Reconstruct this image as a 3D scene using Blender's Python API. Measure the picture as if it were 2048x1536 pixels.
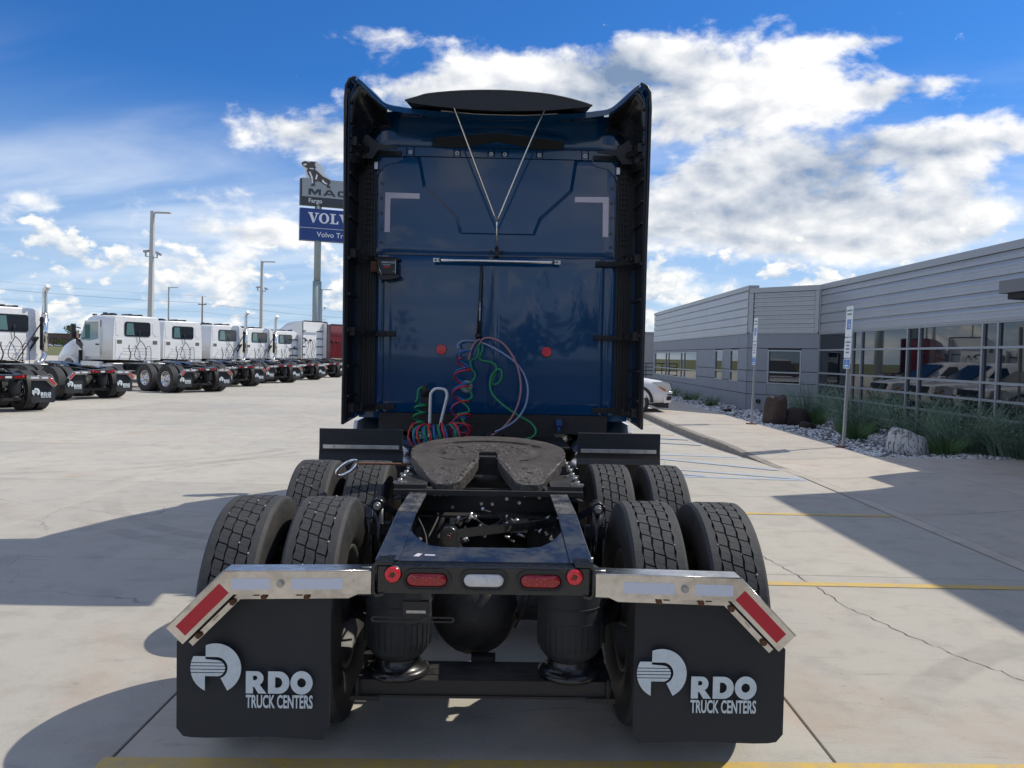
import bpy, bmesh, math, random
from mathutils import Matrix, Vector
from math import sin, cos, pi, radians, sqrt, atan2
random.seed(7)
for o in list(bpy.data.objects):
    bpy.data.objects.remove(o)
scene = bpy.context.scene
COL = scene.collection

# ------------------------------------------------------------------ camera, light, exposure
PITCH, ROLL, CAM_Z = 0.036, 0.0246, 1.73
cam_data = bpy.data.cameras.new("camera")
cam_data.sensor_width = 36.0
cam_data.lens = 36.0 * 1613 / 2048
cam_data.clip_start = 0.05
cam_data.clip_end = 6000
cam = bpy.data.objects.new("camera", cam_data)
COL.objects.link(cam)
_f = Vector((0, cos(PITCH), -sin(PITCH)))
_u0 = Vector((0, sin(PITCH), cos(PITCH)))
_r0 = Vector((1, 0, 0))
_r = _r0 * cos(ROLL) + _u0 * sin(ROLL)
_u = -_r0 * sin(ROLL) + _u0 * cos(ROLL)
_m = Matrix((_r, _u, -_f)).transposed().to_4x4()
_m.translation = Vector((0, 0, CAM_Z))
cam.matrix_world = _m
scene.camera = cam

SUN_DIR = Vector((0.79, 0.32, 1.0)).normalized()      # towards the sun
SUN_EL = math.asin(SUN_DIR.z)
SUN_AZ = atan2(SUN_DIR.x, SUN_DIR.y)
sun_data = bpy.data.lights.new("sun", 'SUN')
sun_data.energy = 2.75
sun_data.angle = radians(0.5)
sun_data.color = (1.0, 0.93, 0.80)
sun = bpy.data.objects.new("sun", sun_data)
sun.rotation_euler = SUN_DIR.to_track_quat('Z', 'Y').to_euler()
sun.location = (0, 0, 60)
COL.objects.link(sun)

scene.view_settings.view_transform = 'Standard'
scene.view_settings.look = 'None'
scene.view_settings.exposure = 0.50
scene.view_settings.gamma = 1.0
scene.view_settings.use_curve_mapping = False
scene.cycles.max_bounces = 7
scene.cycles.diffuse_bounces = 3
scene.cycles.glossy_bounces = 4
scene.cycles.use_denoising = True

SKY_STRENGTH = 0.15
CLOUD_GAIN = 5.0          # cloud brightness, in the sky texture's own units


class S:
    """A node socket with arithmetic, for building node trees."""
    def __init__(self, nt, sock):
        self.nt, self.s = nt, sock

    def op(self, kind, *others, clamp=False):
        n = self.nt.nodes.new('ShaderNodeMath')
        n.operation = kind
        n.use_clamp = clamp
        self.nt.links.new(self.s, n.inputs[0])
        for i, o in enumerate(others):
            if isinstance(o, S):
                self.nt.links.new(o.s, n.inputs[i + 1])
            else:
                n.inputs[i + 1].default_value = o
        return S(self.nt, n.outputs[0])

    def __add__(self, o): return self.op('ADD', o)
    def __sub__(self, o): return self.op('SUBTRACT', o)
    def __mul__(self, o): return self.op('MULTIPLY', o)
    def __truediv__(self, o): return self.op('DIVIDE', o)
    def clamp(self): return self.op('ADD', 0.0, clamp=True)
    def max(self, o): return self.op('MAXIMUM', o)
    def min(self, o): return self.op('MINIMUM', o)
    def pow(self, o): return self.op('POWER', o)

    def ramp(self, a, b, c=0.0, d=1.0, smooth=True):
        n = self.nt.nodes.new('ShaderNodeMapRange')
        n.interpolation_type = 'SMOOTHSTEP' if smooth else 'LINEAR'
        self.nt.links.new(self.s, n.inputs[0])
        n.inputs[1].default_value, n.inputs[2].default_value = a, b
        n.inputs[3].default_value, n.inputs[4].default_value = c, d
        return S(self.nt, n.outputs[0])


def comb(nt, x, y, z):
    n = nt.nodes.new('ShaderNodeCombineXYZ')
    for i, o in enumerate((x, y, z)):
        if isinstance(o, S):
            nt.links.new(o.s, n.inputs[i])
        else:
            n.inputs[i].default_value = o
    return n.outputs[0]


def noise(nt, vec, scale, detail=4.0, rough=0.5, dist=0.0, out=0, dims='3D'):
    n = nt.nodes.new('ShaderNodeTexNoise')
    n.noise_dimensions = dims
    if vec is not None:
        nt.links.new(vec, n.inputs['Vector'])
    n.inputs['Scale'].default_value = scale
    n.inputs['Detail'].default_value = detail
    n.inputs['Roughness'].default_value = rough
    n.inputs['Distortion'].default_value = dist
    return S(nt, n.outputs[out])


def mixc(nt, fac, a, b, mode='MIX'):
    n = nt.nodes.new('ShaderNodeMix')
    n.data_type = 'RGBA'
    n.blend_type = mode
    n.clamp_factor = True
    if isinstance(fac, S):
        nt.links.new(fac.s, n.inputs[0])
    else:
        n.inputs[0].default_value = fac
    for i, o in ((6, a), (7, b)):
        if isinstance(o, (tuple, list)):
            n.inputs[i].default_value = (*o[:3], 1.0)
        else:
            nt.links.new(o, n.inputs[i])
    return n.outputs[2]


def build_world():
    w = bpy.data.worlds.new("World")
    scene.world = w
    w.use_nodes = True
    nt = w.node_tree
    nt.nodes.clear()
    out = nt.nodes.new('ShaderNodeOutputWorld')
    bg = nt.nodes.new('ShaderNodeBackground')
    bg.inputs[1].default_value = SKY_STRENGTH
    nt.links.new(bg.outputs[0], out.inputs[0])
    sky = nt.nodes.new('ShaderNodeTexSky')
    sky.sky_type = 'NISHITA'
    sky.sun_disc = False
    sky.sun_elevation = SUN_EL
    sky.sun_rotation = SUN_AZ
    sky.air_density = 1.0
    sky.dust_density = 0.6
    sky.ozone_density = 2.0
    tc = nt.nodes.new('ShaderNodeTexCoord')
    sep = nt.nodes.new('ShaderNodeSeparateXYZ')
    nt.links.new(tc.outputs['Generated'], sep.inputs[0])
    dx, dy, dz = (S(nt, sep.outputs[i]) for i in range(3))

    dz = dz.max(0.0)

    def plane(lift):
        z = dz + lift
        return dx / z, dy / z

    def field(sh, det):
        v = comb(nt, (dx + sh[0]) * 3.0, (dy + sh[1]) * 3.0, (dz + sh[2]) * 5.4)
        big = noise(nt, v, 0.9, 2.0, 0.5)
        fine = noise(nt, v, 2.7, det, 0.58, 0.15)
        return big * 0.40 + fine * 0.80 - 0.1

    here = field((0, 0, 0), 10.0)
    soft0, soft1 = field((0, 0, 0), 2.5), field((0.035, 0.015, 0.045), 2.5)
    near1 = field((0.008, 0.003, 0.011), 10.0)
    az = dx.op('ARCTAN2', dy)
    el = dz.op('ARCSINE')
    cov = None
    for a, e, ra, re, amp in CLOUD_MASSES:
        g = ((az - a) / ra).pow(2.0) + ((el - e) / re).pow(2.0)
        g = (g * -1.0).op('EXPONENT') * amp
        cov = g if cov is None else cov + g
    dens = here + cov + el.ramp(0.23, 0.07, 0.065, -0.05)  # extra cloud added overhead, mostly out of view, to brighten the shade
    alpha = dens.ramp(0.53, 0.65)
    thick = dens.ramp(0.56, 1.02, smooth=False)
    body = noise(nt, comb(nt, dx * 5.0, dy * 5.0, dz * 9.0), 1.0, 7.0, 0.6)
    over = (field((0.05, 0.02, 0.085), 2.0) + cov).ramp(0.46, 0.74)
    lit = (soft0 - soft1) * 3.4 - over * 0.75 + 0.36 + (here - near1) * 6.5 + 0.36 - thick * 0.95 + (body - 0.5) * 0.9
    tint = mixc(nt, lit.ramp(-1.1, 0.95, smooth=False), (0.21, 0.30, 0.45), (1.0, 0.995, 0.98))
    # small heaped clouds standing in rows above the horizon
    hl = (dx * dx + dy * dy).op('SQRT').max(0.001)

    def heap(de):
        v = comb(nt, dx / hl * 11.0, dy / hl * 11.0, (el + de) * 17.0)
        return noise(nt, v, 1.0, 2.0, 0.5) * 0.45 + noise(nt, v, 2.4, 9.0, 0.55, 0.1) * 0.72 - 0.09
    h0, h1 = heap(0.0), heap(0.012)
    hcov = el.ramp(0.22, 0.09, -0.17, 0.036)
    hd = h0 + hcov
    halpha = hd.ramp(0.535, 0.605) * el.ramp(-0.01, 0.02)
    hlit = ((h0 - h1) * 5.5 + 0.48).clamp()
    htint = mixc(nt, hlit, (0.46, 0.57, 0.72), (1.0, 0.99, 0.95))
    # thin high streaks
    qx, qy = plane(0.10)
    sv = comb(nt, qx * 0.55, qy * 1.3 + qx * 0.35, 4.0)
    streak = noise(nt, sv, 0.9, 7.0, 0.55, 0.5).ramp(0.38, 0.72)
    streak = streak * el.ramp(0.36, 0.16) * 0.62
    haze = el.ramp(0.32, 0.02) * 0.74
    skyc = mixc(nt, 1.0, sky.outputs[0], SKY_TINT, 'MULTIPLY')
    gain = CLOUD_GAIN
    c = mixc(nt, haze, skyc, (0.54 * gain, 0.69 * gain, 0.88 * gain))
    c = mixc(nt, streak, c, (0.86 * gain, 0.92 * gain, gain))
    tg = mixc(nt, 1.0, tint, (gain, gain, gain), 'MULTIPLY')
    c = mixc(nt, alpha * 0.97, c, tg)
    hg = mixc(nt, 1.0, htint, (gain, gain, gain), 'MULTIPLY')
    c = mixc(nt, halpha * 0.92, c, hg)
    nt.links.new(c, bg.inputs[0])
    w.cycles.sampling_method = 'MANUAL'
    w.cycles.sample_map_resolution = 512


SKY_TINT = (0.112, 0.325, 0.605)
# cloud banks: azimuth (from +Y towards +X), elevation, half sizes (radians), weight
CLOUD_MASSES = [
    (-0.250, 0.264, 0.118, 0.035, 0.12),
    (-0.329, 0.243, 0.093, 0.023, 0.11),
    (-0.084, 0.305, 0.124, 0.035, 0.10),
    (0.068, 0.314, 0.105, 0.046, 0.10),
    (0.217, 0.327, 0.112, 0.052, 0.12),
    (0.358, 0.292, 0.124, 0.032, 0.09),
    (0.278, 0.221, 0.198, 0.052, 0.05),
    (0.478, 0.230, 0.155, 0.023, 0.11),
    (0.451, 0.159, 0.124, 0.040, 0.12),
    (0.252, 0.160, 0.174, 0.040, 0.12),
    (0.391, 0.145, 0.136, 0.035, 0.10),
    (0.280, 0.188, 0.205, 0.063, 0.05),
    (0.283, 0.078, 0.186, 0.023, 0.07),
    (-0.549, 0.269, 0.034, 0.010, 0.22),
    (-0.194, 0.367, 0.068, 0.020, 0.15),
    (-0.344, 0.170, 0.093, 0.017, 0.08),
    (-0.305, 0.136, 0.074, 0.014, 0.10),
    (0.393, 0.347, 0.074, 0.009, 0.13),
    (0.475, 0.296, 0.056, 0.012, 0.10),
    (-0.450, 0.319, 0.260, 0.086, -0.29),
    (0.507, 0.330, 0.124, 0.035, -0.22),
    (-0.026, 0.408, 0.682, 0.040, -0.25),
    (-0.474, 0.199, 0.198, 0.035, -0.16),
    (-0.328, 0.171, 0.186, 0.029, -0.06),
    (0.540, 0.086, 0.074, 0.035, -0.12),
    (0.462, 0.270, 0.105, 0.014, -0.10),
    (0.311, 0.264, 0.074, 0.014, -0.06),
    (0.179, 0.241, 0.056, 0.017, -0.07),
]
build_world()


# ------------------------------------------------------------------ mesh helpers
class MB:
    """Collects simple shapes and links them as one mesh object."""
    def __init__(self):
        self.v, self.f, self.s, self.m = [], [], [], []
        self.mi = 0

    def add(self, vs, fs, smooth=False):
        b = len(self.v)
        self.v.extend([tuple(p) for p in vs])
        for f in fs:
            self.f.append(tuple(i + b for i in f))
            self.s.append(smooth)
            self.m.append(self.mi)
        return self

    def box(self, x0, x1, y0, y1, z0, z1):
        if x0 > x1: x0, x1 = x1, x0
        if y0 > y1: y0, y1 = y1, y0
        if z0 > z1: z0, z1 = z1, z0
        vs = [(x, y, z) for z in (z0, z1) for y in (y0, y1) for x in (x0, x1)]
        return self.add(vs, [(0, 2, 3, 1), (4, 5, 7, 6), (0, 1, 5, 4), (2, 6, 7, 3), (0, 4, 6, 2), (1, 3, 7, 5)])

    def obox(self, c, size, rot):
        """box centred at c, turned by a 3x3 matrix"""
        a, b, d = (k / 2 for k in size)
        vs = [Vector(c) + rot @ Vector((x, y, z)) for z in (-d, d) for y in (-b, b) for x in (-a, a)]
        return self.add(vs, [(0, 2, 3, 1), (4, 5, 7, 6), (0, 1, 5, 4), (2, 6, 7, 3), (0, 4, 6, 2), (1, 3, 7, 5)])

    def bar(self, p0, p1, w, h, up=(0, 0, 1)):
        """rectangular bar from p0 to p1"""
        p0, p1 = Vector(p0), Vector(p1)
        d = p1 - p0
        y = d.normalized()
        x = y.cross(Vector(up))
        if x.length < 1e-5:
            x = y.cross(Vector((1, 0, 0)))
        x.normalize()
        z = x.cross(y)
        r = Matrix((x, y, z)).transposed()
        return self.obox((p0 + p1) / 2, (w, d.length, h), r)

    def prism(self, poly, plane, a, b, smooth=False):
        """polygon in plane 'XZ' (along y), 'XY' (along z) or 'YZ' (along x), from a to b"""
        def P(u, v, t):
            return {'XZ': (u, t, v), 'XY': (u, v, t), 'YZ': (t, u, v)}[plane]
        n = len(poly)
        area = sum(poly[i][0] * poly[(i + 1) % n][1] - poly[(i + 1) % n][0] * poly[i][1] for i in range(n))
        if area < 0:
            poly = poly[::-1]
        if a > b:
            a, b = b, a
        flip = plane == 'XZ'
        vs = [P(u, v, a) for u, v in poly] + [P(u, v, b) for u, v in poly]
        lo = tuple(range(n))[::-1]
        hi = tuple(range(n, 2 * n))
        sides = [(i, (i + 1) % n, n + (i + 1) % n, n + i) for i in range(n)]
        if flip:
            lo, hi = lo[::-1], hi[::-1]
            sides = [s[::-1] for s in sides]
        self.add(vs, [lo, hi])
        self.add(vs, sides, smooth)
        return self

    def loft(self, rings, closed=True, caps=True, smooth=True):
        n = len(rings[0])
        vs = [p for r in rings for p in r]
        fs = []
        for k in range(len(rings) - 1):
            for i in range(n if closed else n - 1):
                j = (i + 1) % n
                fs.append((k * n + i, k * n + j, (k + 1) * n + j, (k + 1) * n + i))
        self.add(vs, fs, smooth)
        if caps and closed:
            b = len(self.v) - len(vs)
            self.add([], [])
            self.f.append(tuple(b + i for i in range(n))[::-1]); self.s.append(False); self.m.append(self.mi)
            e = b + (len(rings) - 1) * n
            self.f.append(tuple(e + i for i in range(n))); self.s.append(False); self.m.append(self.mi)
        return self

    def cyl(self, p0, p1, r0, r1=None, n=16, caps=True, smooth=True):
        r1 = r0 if r1 is None else r1
        p0, p1 = Vector(p0), Vector(p1)
        d = (p1 - p0).normalized()
        x = d.orthogonal().normalized()
        y = d.cross(x)
        rings = []
        for p, r in ((p0, r0), (p1, r1)):
            rings.append([p + (x * cos(2 * pi * i / n) + y * sin(2 * pi * i / n)) * r for i in range(n)])
        return self.loft(rings, True, caps, smooth)

    def tube(self, pts, r, n=8, closed=False, caps=True):
        pts = [Vector(p) for p in pts]
        m = len(pts)
        rings = []
        prev = None
        for i, p in enumerate(pts):
            if closed:
                t = pts[(i + 1) % m] - pts[i - 1]
            else:
                t = pts[min(i + 1, m - 1)] - pts[max(i - 1, 0)]
            t.normalize()
            if prev is None:
                x = t.orthogonal().normalized()
            else:
                x = (prev - t * prev.dot(t))
                x = x.normalized() if x.length > 1e-6 else t.orthogonal().normalized()
            prev = x
            y = t.cross(x)
            rr = r[i] if isinstance(r, (list, tuple)) else r
            rings.append([p + (x * cos(2 * pi * k / n) + y * sin(2 * pi * k / n)) * rr for k in range(n)])
        if closed:
            rings.append(rings[0])
        return self.loft(rings, True, caps and not closed, True)

    def lathe(self, prof, c, axis, n=24, closed_profile=False, smooth=True):
        """profile of (radius, distance along axis) turned about the axis through c"""
        c = Vector(c)
        d = Vector(axis).normalized()
        x = d.orthogonal().normalized()
        y = d.cross(x)
        rings = []
        for i in range(n):
            e = x * cos(2 * pi * i / n) + y * sin(2 * pi * i / n)
            rings.append([c + d * a + e * r for r, a in prof])
        m = len(prof)
        vs = [p for rg in rings for p in rg]
        fs = []
        for i in range(n):
            j = (i + 1) % n
            for k in range(m if closed_profile else m - 1):
                l = (k + 1) % m
                fs.append((i * m + k, i * m + l, j * m + l, j * m + k))
        return self.add(vs, fs, smooth)

    def ball(self, c, r, nu=16, nv=10, sc=(1, 1, 1)):
        c = Vector(c)
        prof = []
        vs, fs = [], []
        for j in range(nv + 1):
            t = pi * j / nv
            for i in range(nu):
                a = 2 * pi * i / nu
                vs.append((c.x + r * sc[0] * sin(t) * cos(a), c.y + r * sc[1] * sin(t) * sin(a), c.z + r * sc[2] * cos(t)))
        for j in range(nv):
            for i in range(nu):
                k = (i + 1) % nu
                fs.append((j * nu + i, (j + 1) * nu + i, (j + 1) * nu + k, j * nu + k))
        return self.add(vs, fs, True)

    def ribbon(self, outer, inner, plane, a, b):
        """flat ring between two outlines with equally many points"""
        n = len(outer)
        for i in range(n):
            j = (i + 1) % n
            self.prism([outer[i], outer[j], inner[j], inner[i]], plane, a, b)
        return self

    def mesh(self, name, mats):
        me = bpy.data.meshes.new(name)
        me.from_pydata(self.v, [], self.f)
        me.polygons.foreach_set('use_smooth', self.s)
        if not isinstance(mats, (list, tuple)):
            mats = [mats]
        for m in mats:
            me.materials.append(m)
        if len(mats) > 1:
            me.polygons.foreach_set('material_index', self.m)
        me.validate()
        me.update()
        return me

    def build(self, name, mats, parent=None, loc=None, bevel=0.0, seg=2, rot=None):
        return put(name, self.mesh(name, mats), parent, loc, bevel, seg, rot)


def put(name, me, parent=None, loc=None, bevel=0.0, seg=2, rot=None):
    o = bpy.data.objects.new(name, me)
    COL.objects.link(o)
    if parent is not None:
        o.parent = parent
    if loc is not None:
        o.location = loc
    if rot is not None:
        o.rotation_euler = rot
    if bevel:
        md = o.modifiers.new('bevel', 'BEVEL')
        md.width = bevel
        md.segments = seg
        md.limit_method = 'ANGLE'
        md.angle_limit = radians(38)
        md.harden_normals = False
    return o


def tag(o, label=None, cat=None, group=None, kind=None):
    if label: o['label'] = label
    if cat: o['category'] = cat
    if group: o['group'] = group
    if kind: o['kind'] = kind
    return o


def thing(name, label, cat, loc=(0, 0, 0), rot=(0, 0, 0), group=None):
    o = bpy.data.objects.new(name, None)
    COL.objects.link(o)
    o.empty_display_size = 0.2
    o.location = loc
    o.rotation_euler = rot
    return tag(o, label, cat, group)


def copy_tree(o, parent=None):
    c = o.copy()
    COL.objects.link(c)
    if parent is not None:
        c.parent = parent
    for ch in list(o.children):
        copy_tree(ch, c)
    return c


_text_cache = {}


def text_mesh(body, size, sx=1.0, bold=0.0, depth=0.0015, align='LEFT', spacing=1.0):
    """lettering as geometry in the XY plane, facing +Z"""
    key = (body, size, sx, bold, depth, align, spacing)
    if key in _text_cache:
        return _text_cache[key]
    cu = bpy.data.curves.new('lettering', 'FONT')
    cu.body = body
    cu.size = size
    cu.offset = bold
    cu.extrude = depth
    cu.align_x = align
    cu.space_character = spacing
    cu.resolution_u = 3
    ob = bpy.data.objects.new('lettering', cu)
    COL.objects.link(ob)
    dg = bpy.context.evaluated_depsgraph_get()
    me = bpy.data.meshes.new_from_object(ob.evaluated_get(dg))
    bpy.data.objects.remove(ob)
    bpy.data.curves.remove(cu)
    for v in me.vertices:
        v.co.x *= sx
    _text_cache[key] = me
    return me


def lettering(name, body, size, mat, parent, loc, rot=(pi / 2, 0, 0), **kw):
    me = text_mesh(body, size, **kw).copy()
    me.materials.clear()
    me.materials.append(mat)
    return put(name, me, parent, loc, rot=rot)


def arc(cx, cy, r, a0, a1, n=12):
    return [(cx + r * cos(radians(a0 + (a1 - a0) * i / n)), cy + r * sin(radians(a0 + (a1 - a0) * i / n))) for i in range(n + 1)]


def spline(pts, n=8):
    """smooth curve through points (Catmull-Rom)"""
    pts = [Vector(p) for p in pts]
    out = []
    for i in range(len(pts) - 1):
        p0, p1, p2, p3 = pts[max(i - 1, 0)], pts[i], pts[i + 1], pts[min(i + 2, len(pts) - 1)]
        for k in range(n):
            t = k / n
            out.append(0.5 * ((2 * p1) + (p2 - p0) * t + (2 * p0 - 5 * p1 + 4 * p2 - p3) * t * t + (3 * p1 - p0 - 3 * p2 + p3) * t ** 3))
    out.append(pts[-1])
    return out


# ------------------------------------------------------------------ materials
def material(name, col, rough=0.5, metal=0.0, spec=0.5, coat=0.0, var=None, bump=None, col2=None, emit=None, space='Object', rvar=0.0):
    """principled material; var = (scale, strength) mottles the colour towards col2, bump = (scale, height)"""
    m = bpy.data.materials.new(name)
    m.use_nodes = True
    nt = m.node_tree
    b = nt.nodes['Principled BSDF']
    b.inputs['Base Color'].default_value = (*col, 1)
    b.inputs['Roughness'].default_value = rough
    b.inputs['Metallic'].default_value = metal
    b.inputs['Specular IOR Level'].default_value = spec
    b.inputs['Coat Weight'].default_value = coat
    b.inputs['Coat Roughness'].default_value = 0.03
    if space == 'World':
        vec = nt.nodes.new('ShaderNodeNewGeometry').outputs['Position']
    else:
        vec = nt.nodes.new('ShaderNodeTexCoord').outputs['Object']
    if var:
        sc, amt = var
        n1 = noise(nt, vec, sc, 5, 0.6)
        n2 = noise(nt, vec, sc * 7.3, 4, 0.6)
        f = ((n1 * 0.65 + n2 * 0.35).ramp(0.36, 0.66) * amt)
        c2 = col2 or tuple(c * 0.55 for c in col)
        nt.links.new(mixc(nt, f, col, c2), b.inputs['Base Color'])
        if rvar:
            nt.links.new((f * rvar + rough).s, b.inputs['Roughness'])
    if bump:
        bn = nt.nodes.new('ShaderNodeBump')
        bn.inputs['Distance'].default_value = bump[1]
        bn.inputs['Strength'].default_value = 1.0
        nt.links.new(noise(nt, vec, bump[0], 4, 0.6).s, bn.inputs['Height'])
        nt.links.new(bn.outputs[0], b.inputs['Normal'])
    if emit:
        b.inputs['Emission Color'].default_value = (*emit[0], 1)
        b.inputs['Emission Strength'].default_value = emit[1]
    return m


TYRE_ARCS = [(-1.6, 10.2, 3.1, .12), (-1.6, 10.2, 3.42, .12), (-9.0, 16.0, 5.5, .14), (-9.0, 16.0, 5.9, .14), (5.5, 1.0, 4.6, .13)]


def concrete_material(name, base, warm, joint=False):
    m = bpy.data.materials.new(name)
    m.use_nodes = True
    nt = m.node_tree
    b = nt.nodes['Principled BSDF']
    pos = nt.nodes.new('ShaderNodeNewGeometry').outputs['Position']
    info = nt.nodes.new('ShaderNodeObjectInfo')
    rnd = S(nt, info.outputs['Random'])
    big = noise(nt, pos, 0.55, 4, 0.55)
    mid = noise(nt, pos, 3.1, 5, 0.62)
    fine = noise(nt, pos, 55.0, 3, 0.7)
    grit = noise(nt, pos, 210.0, 2, 0.6)
    c = mixc(nt, big.ramp(0.35, 0.68), base, warm)
    c = mixc(nt, mid.ramp(0.45, 0.72) * 0.5, c, tuple(k * 0.72 for k in base))
    # rusty, reddish wash in places
    rust = noise(nt, pos, 0.8, 6, 0.65, 0.8).ramp(0.53, 0.72) * 0.55
    c = mixc(nt, rust, c, (base[0] * 0.98, base[1] * 0.80, base[2] * 0.70))
    # dark specks and broom streaks
    c = mixc(nt, fine.ramp(0.57, 0.76) * 0.5, c, tuple(k * 0.55 for k in base))
    c = mixc(nt, grit.ramp(0.60, 0.68) * 0.35, c, tuple(min(0.85, k * 1.5) for k in base))
    sp = nt.nodes.new('ShaderNodeMapping')
    sp.inputs['Scale'].default_value = (1.2, 9.0, 1.0)
    sp.inputs['Rotation'].default_value = (0, 0, 0.5)
    nt.links.new(pos, sp.inputs[0])
    streak = noise(nt, sp.outputs[0], 1.5, 6, 0.68, 0.5).ramp(0.57, 0.76) * 0.50
    c = mixc(nt, streak, c, tuple(k * 0.5 for k in base))
    spots = noise(nt, pos, 13.0, 3, 0.6).ramp(0.66, 0.74) * noise(nt, pos, 0.75, 3, 0.5).ramp(0.50, 0.66) * 0.55
    c = mixc(nt, spots, c, tuple(k * 0.30 for k in base))
    # scuffed arcs left by turning tyres
    sx = nt.nodes.new('ShaderNodeSeparateXYZ')
    nt.links.new(pos, sx.inputs[0])
    X, Y = S(nt, sx.outputs[0]), S(nt, sx.outputs[1])
    for cx, cy, r, w in TYRE_ARCS:
        d = (((X - cx).pow(2.0) + (Y - cy).pow(2.0)).op('SQRT') - r).op('ABSOLUTE')
        ring_ = d.ramp(w, w * 0.6) * noise(nt, pos, 0.5, 2, 0.5).ramp(0.46, 0.60) * (noise(nt, pos, 9.0, 3, 0.6) * 0.5)
        c = mixc(nt, ring_, c, tuple(k * 0.45 for k in base))
    # hairline cracks, only here and there
    warp = nt.nodes.new('ShaderNodeMix')
    warp.data_type = 'VECTOR'
    warp.inputs[0].default_value = 0.30
    nt.links.new(pos, warp.inputs[4])
    nz = nt.nodes.new('ShaderNodeTexNoise')
    nz.inputs['Scale'].default_value = 1.7
    nz.inputs['Detail'].default_value = 5
    nt.links.new(pos, nz.inputs['Vector'])
    nt.links.new(nz.outputs['Color'], warp.inputs[5])
    vo = nt.nodes.new('ShaderNodeTexVoronoi')
    vo.feature = 'DISTANCE_TO_EDGE'
    vo.inputs['Scale'].default_value = 0.62
    nt.links.new(warp.outputs[1], vo.inputs['Vector'])
    crack = S(nt, vo.outputs['Distance']).ramp(0.004, 0.0015) * noise(nt, pos, 0.42, 3, 0.5).ramp(0.52, 0.64) * 0.45
    c = mixc(nt, crack, c, tuple(k * 0.22 for k in base))
    # each pour has its own tone
    tone = mixc(nt, rnd, (0.90, 0.90, 0.91), (1.06, 1.05, 1.03))
    c = mixc(nt, 1.0, c, tone, 'MULTIPLY')
    nt.links.new(c, b.inputs['Base Color'])
    b.inputs['Roughness'].default_value = 0.82
    b.inputs['Specular IOR Level'].default_value = 0.35
    bn = nt.nodes.new('ShaderNodeBump')
    bn.inputs['Distance'].default_value = 0.004
    h = fine * 0.5 + mid * 0.6 - crack * 0.8
    nt.links.new(h.s, bn.inputs['Height'])
    nt.links.new(bn.outputs[0], b.inputs['Normal'])
    return m


M = {}
M['concrete'] = concrete_material('lot concrete', (0.43, 0.41, 0.365), (0.47, 0.44, 0.385))
M['walk'] = concrete_material('walk concrete', (0.46, 0.42, 0.37), (0.50, 0.46, 0.40))
M['kerb'] = material('kerb concrete', (0.30, 0.27, 0.23), 0.85, var=(6, 0.8), bump=(40, 0.003), space='World')
M['joint'] = material('joint filler', (0.045, 0.042, 0.04), 0.9)
M['yellow'] = material('worn yellow paint', (0.62, 0.42, 0.09), 0.7, var=(9, 0.75), col2=(0.40, 0.33, 0.22), space='World')
M['blue_line'] = material('faded blue paint', (0.29, 0.42, 0.58), 0.75, var=(5, 1.0), col2=(0.46, 0.43, 0.40), space='World')
M['grass'] = material('dry grass', (0.13, 0.135, 0.035), 0.95, var=(0.06, 0.8), col2=(0.075, 0.095, 0.03), space='World')
M['soil'] = material('bed soil', (0.22, 0.215, 0.21), 0.95, var=(3, 0.8), space='World')
M['road'] = material('far road', (0.40, 0.37, 0.31), 0.9)
M['paint'] = material('dark blue paint', (0.002, 0.050, 0.142), 0.12, 0.0, 0.25, coat=0.62)
M['paint_frame'] = material('dusty blue frame paint', (0.008, 0.022, 0.06), 0.30, 0.0, 0.5, coat=0.25, var=(5, 0.75), col2=(0.05, 0.055, 0.06), rvar=0.4)
M['worn_top'] = material('frame top rubbed bare', (0.016, 0.022, 0.035), 0.35, 0.0, 0.5, var=(9, 0.95), col2=(0.17, 0.16, 0.15), rvar=0.3)
M['black'] = material('black plastic', (0.012, 0.013, 0.015), 0.45, var=(4, 0.6), col2=(0.022, 0.022, 0.022))
M['black_gloss'] = material('black gloss paint', (0.006, 0.007, 0.009), 0.22, coat=0.3, var=(7, 0.5), col2=(0.03, 0.03, 0.03), rvar=0.3)
M['grime'] = material('grimy black steel', (0.010, 0.010, 0.011), 0.5, var=(8, 0.8), col2=(0.034, 0.031, 0.028), bump=(30, 0.002), rvar=0.3)
M['flap'] = material('black flap rubber', (0.008, 0.011, 0.016), 0.55, var=(3.0, 0.8), col2=(0.022, 0.025, 0.029), rvar=0.25)
M['white_print'] = material('pale grey print', (0.62, 0.70, 0.74), 0.6, var=(14, 0.5), col2=(0.42, 0.49, 0.53))
M['tyre'] = material('tyre rubber', (0.034, 0.036, 0.040), 0.75, var=(9, 0.8), col2=(0.056, 0.056, 0.056), bump=(60, 0.0015))
M['tyre_side'] = material('tyre sidewall', (0.012, 0.0125, 0.014), 0.62, var=(5, 0.8), col2=(0.045, 0.041, 0.037))
M['groove'] = material('tyre groove', (0.008, 0.008, 0.008), 0.9)
M['grease'] = material('greasy plate', (0.100, 0.088, 0.078), 0.46, var=(3.0, 0.8), col2=(0.050, 0.045, 0.042), bump=(26, 0.0025), rvar=-0.10)
M['grease_lump'] = material('grease lumps', (0.045, 0.041, 0.038), 0.5, var=(20, 0.8), col2=(0.10, 0.09, 0.083), bump=(45, 0.012))
M['rim_dark'] = material('dirty steel rim', (0.09, 0.088, 0.085), 0.55, 0.3, var=(8, 0.8), col2=(0.03, 0.03, 0.03))
M['hanger'] = material('stained stainless', (0.66, 0.64, 0.61), 0.17, 1.0, var=(4, 0.8), col2=(0.42, 0.38, 0.34), rvar=0.2)
M['asphalt'] = material('dark asphalt', (0.045, 0.046, 0.048), 0.9, var=(2, 0.6), space='World')
M['alu'] = material('bright stainless', (0.78, 0.78, 0.77), 0.13, 1.0, var=(5, 0.5), col2=(0.55, 0.53, 0.50), rvar=0.2)
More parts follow.
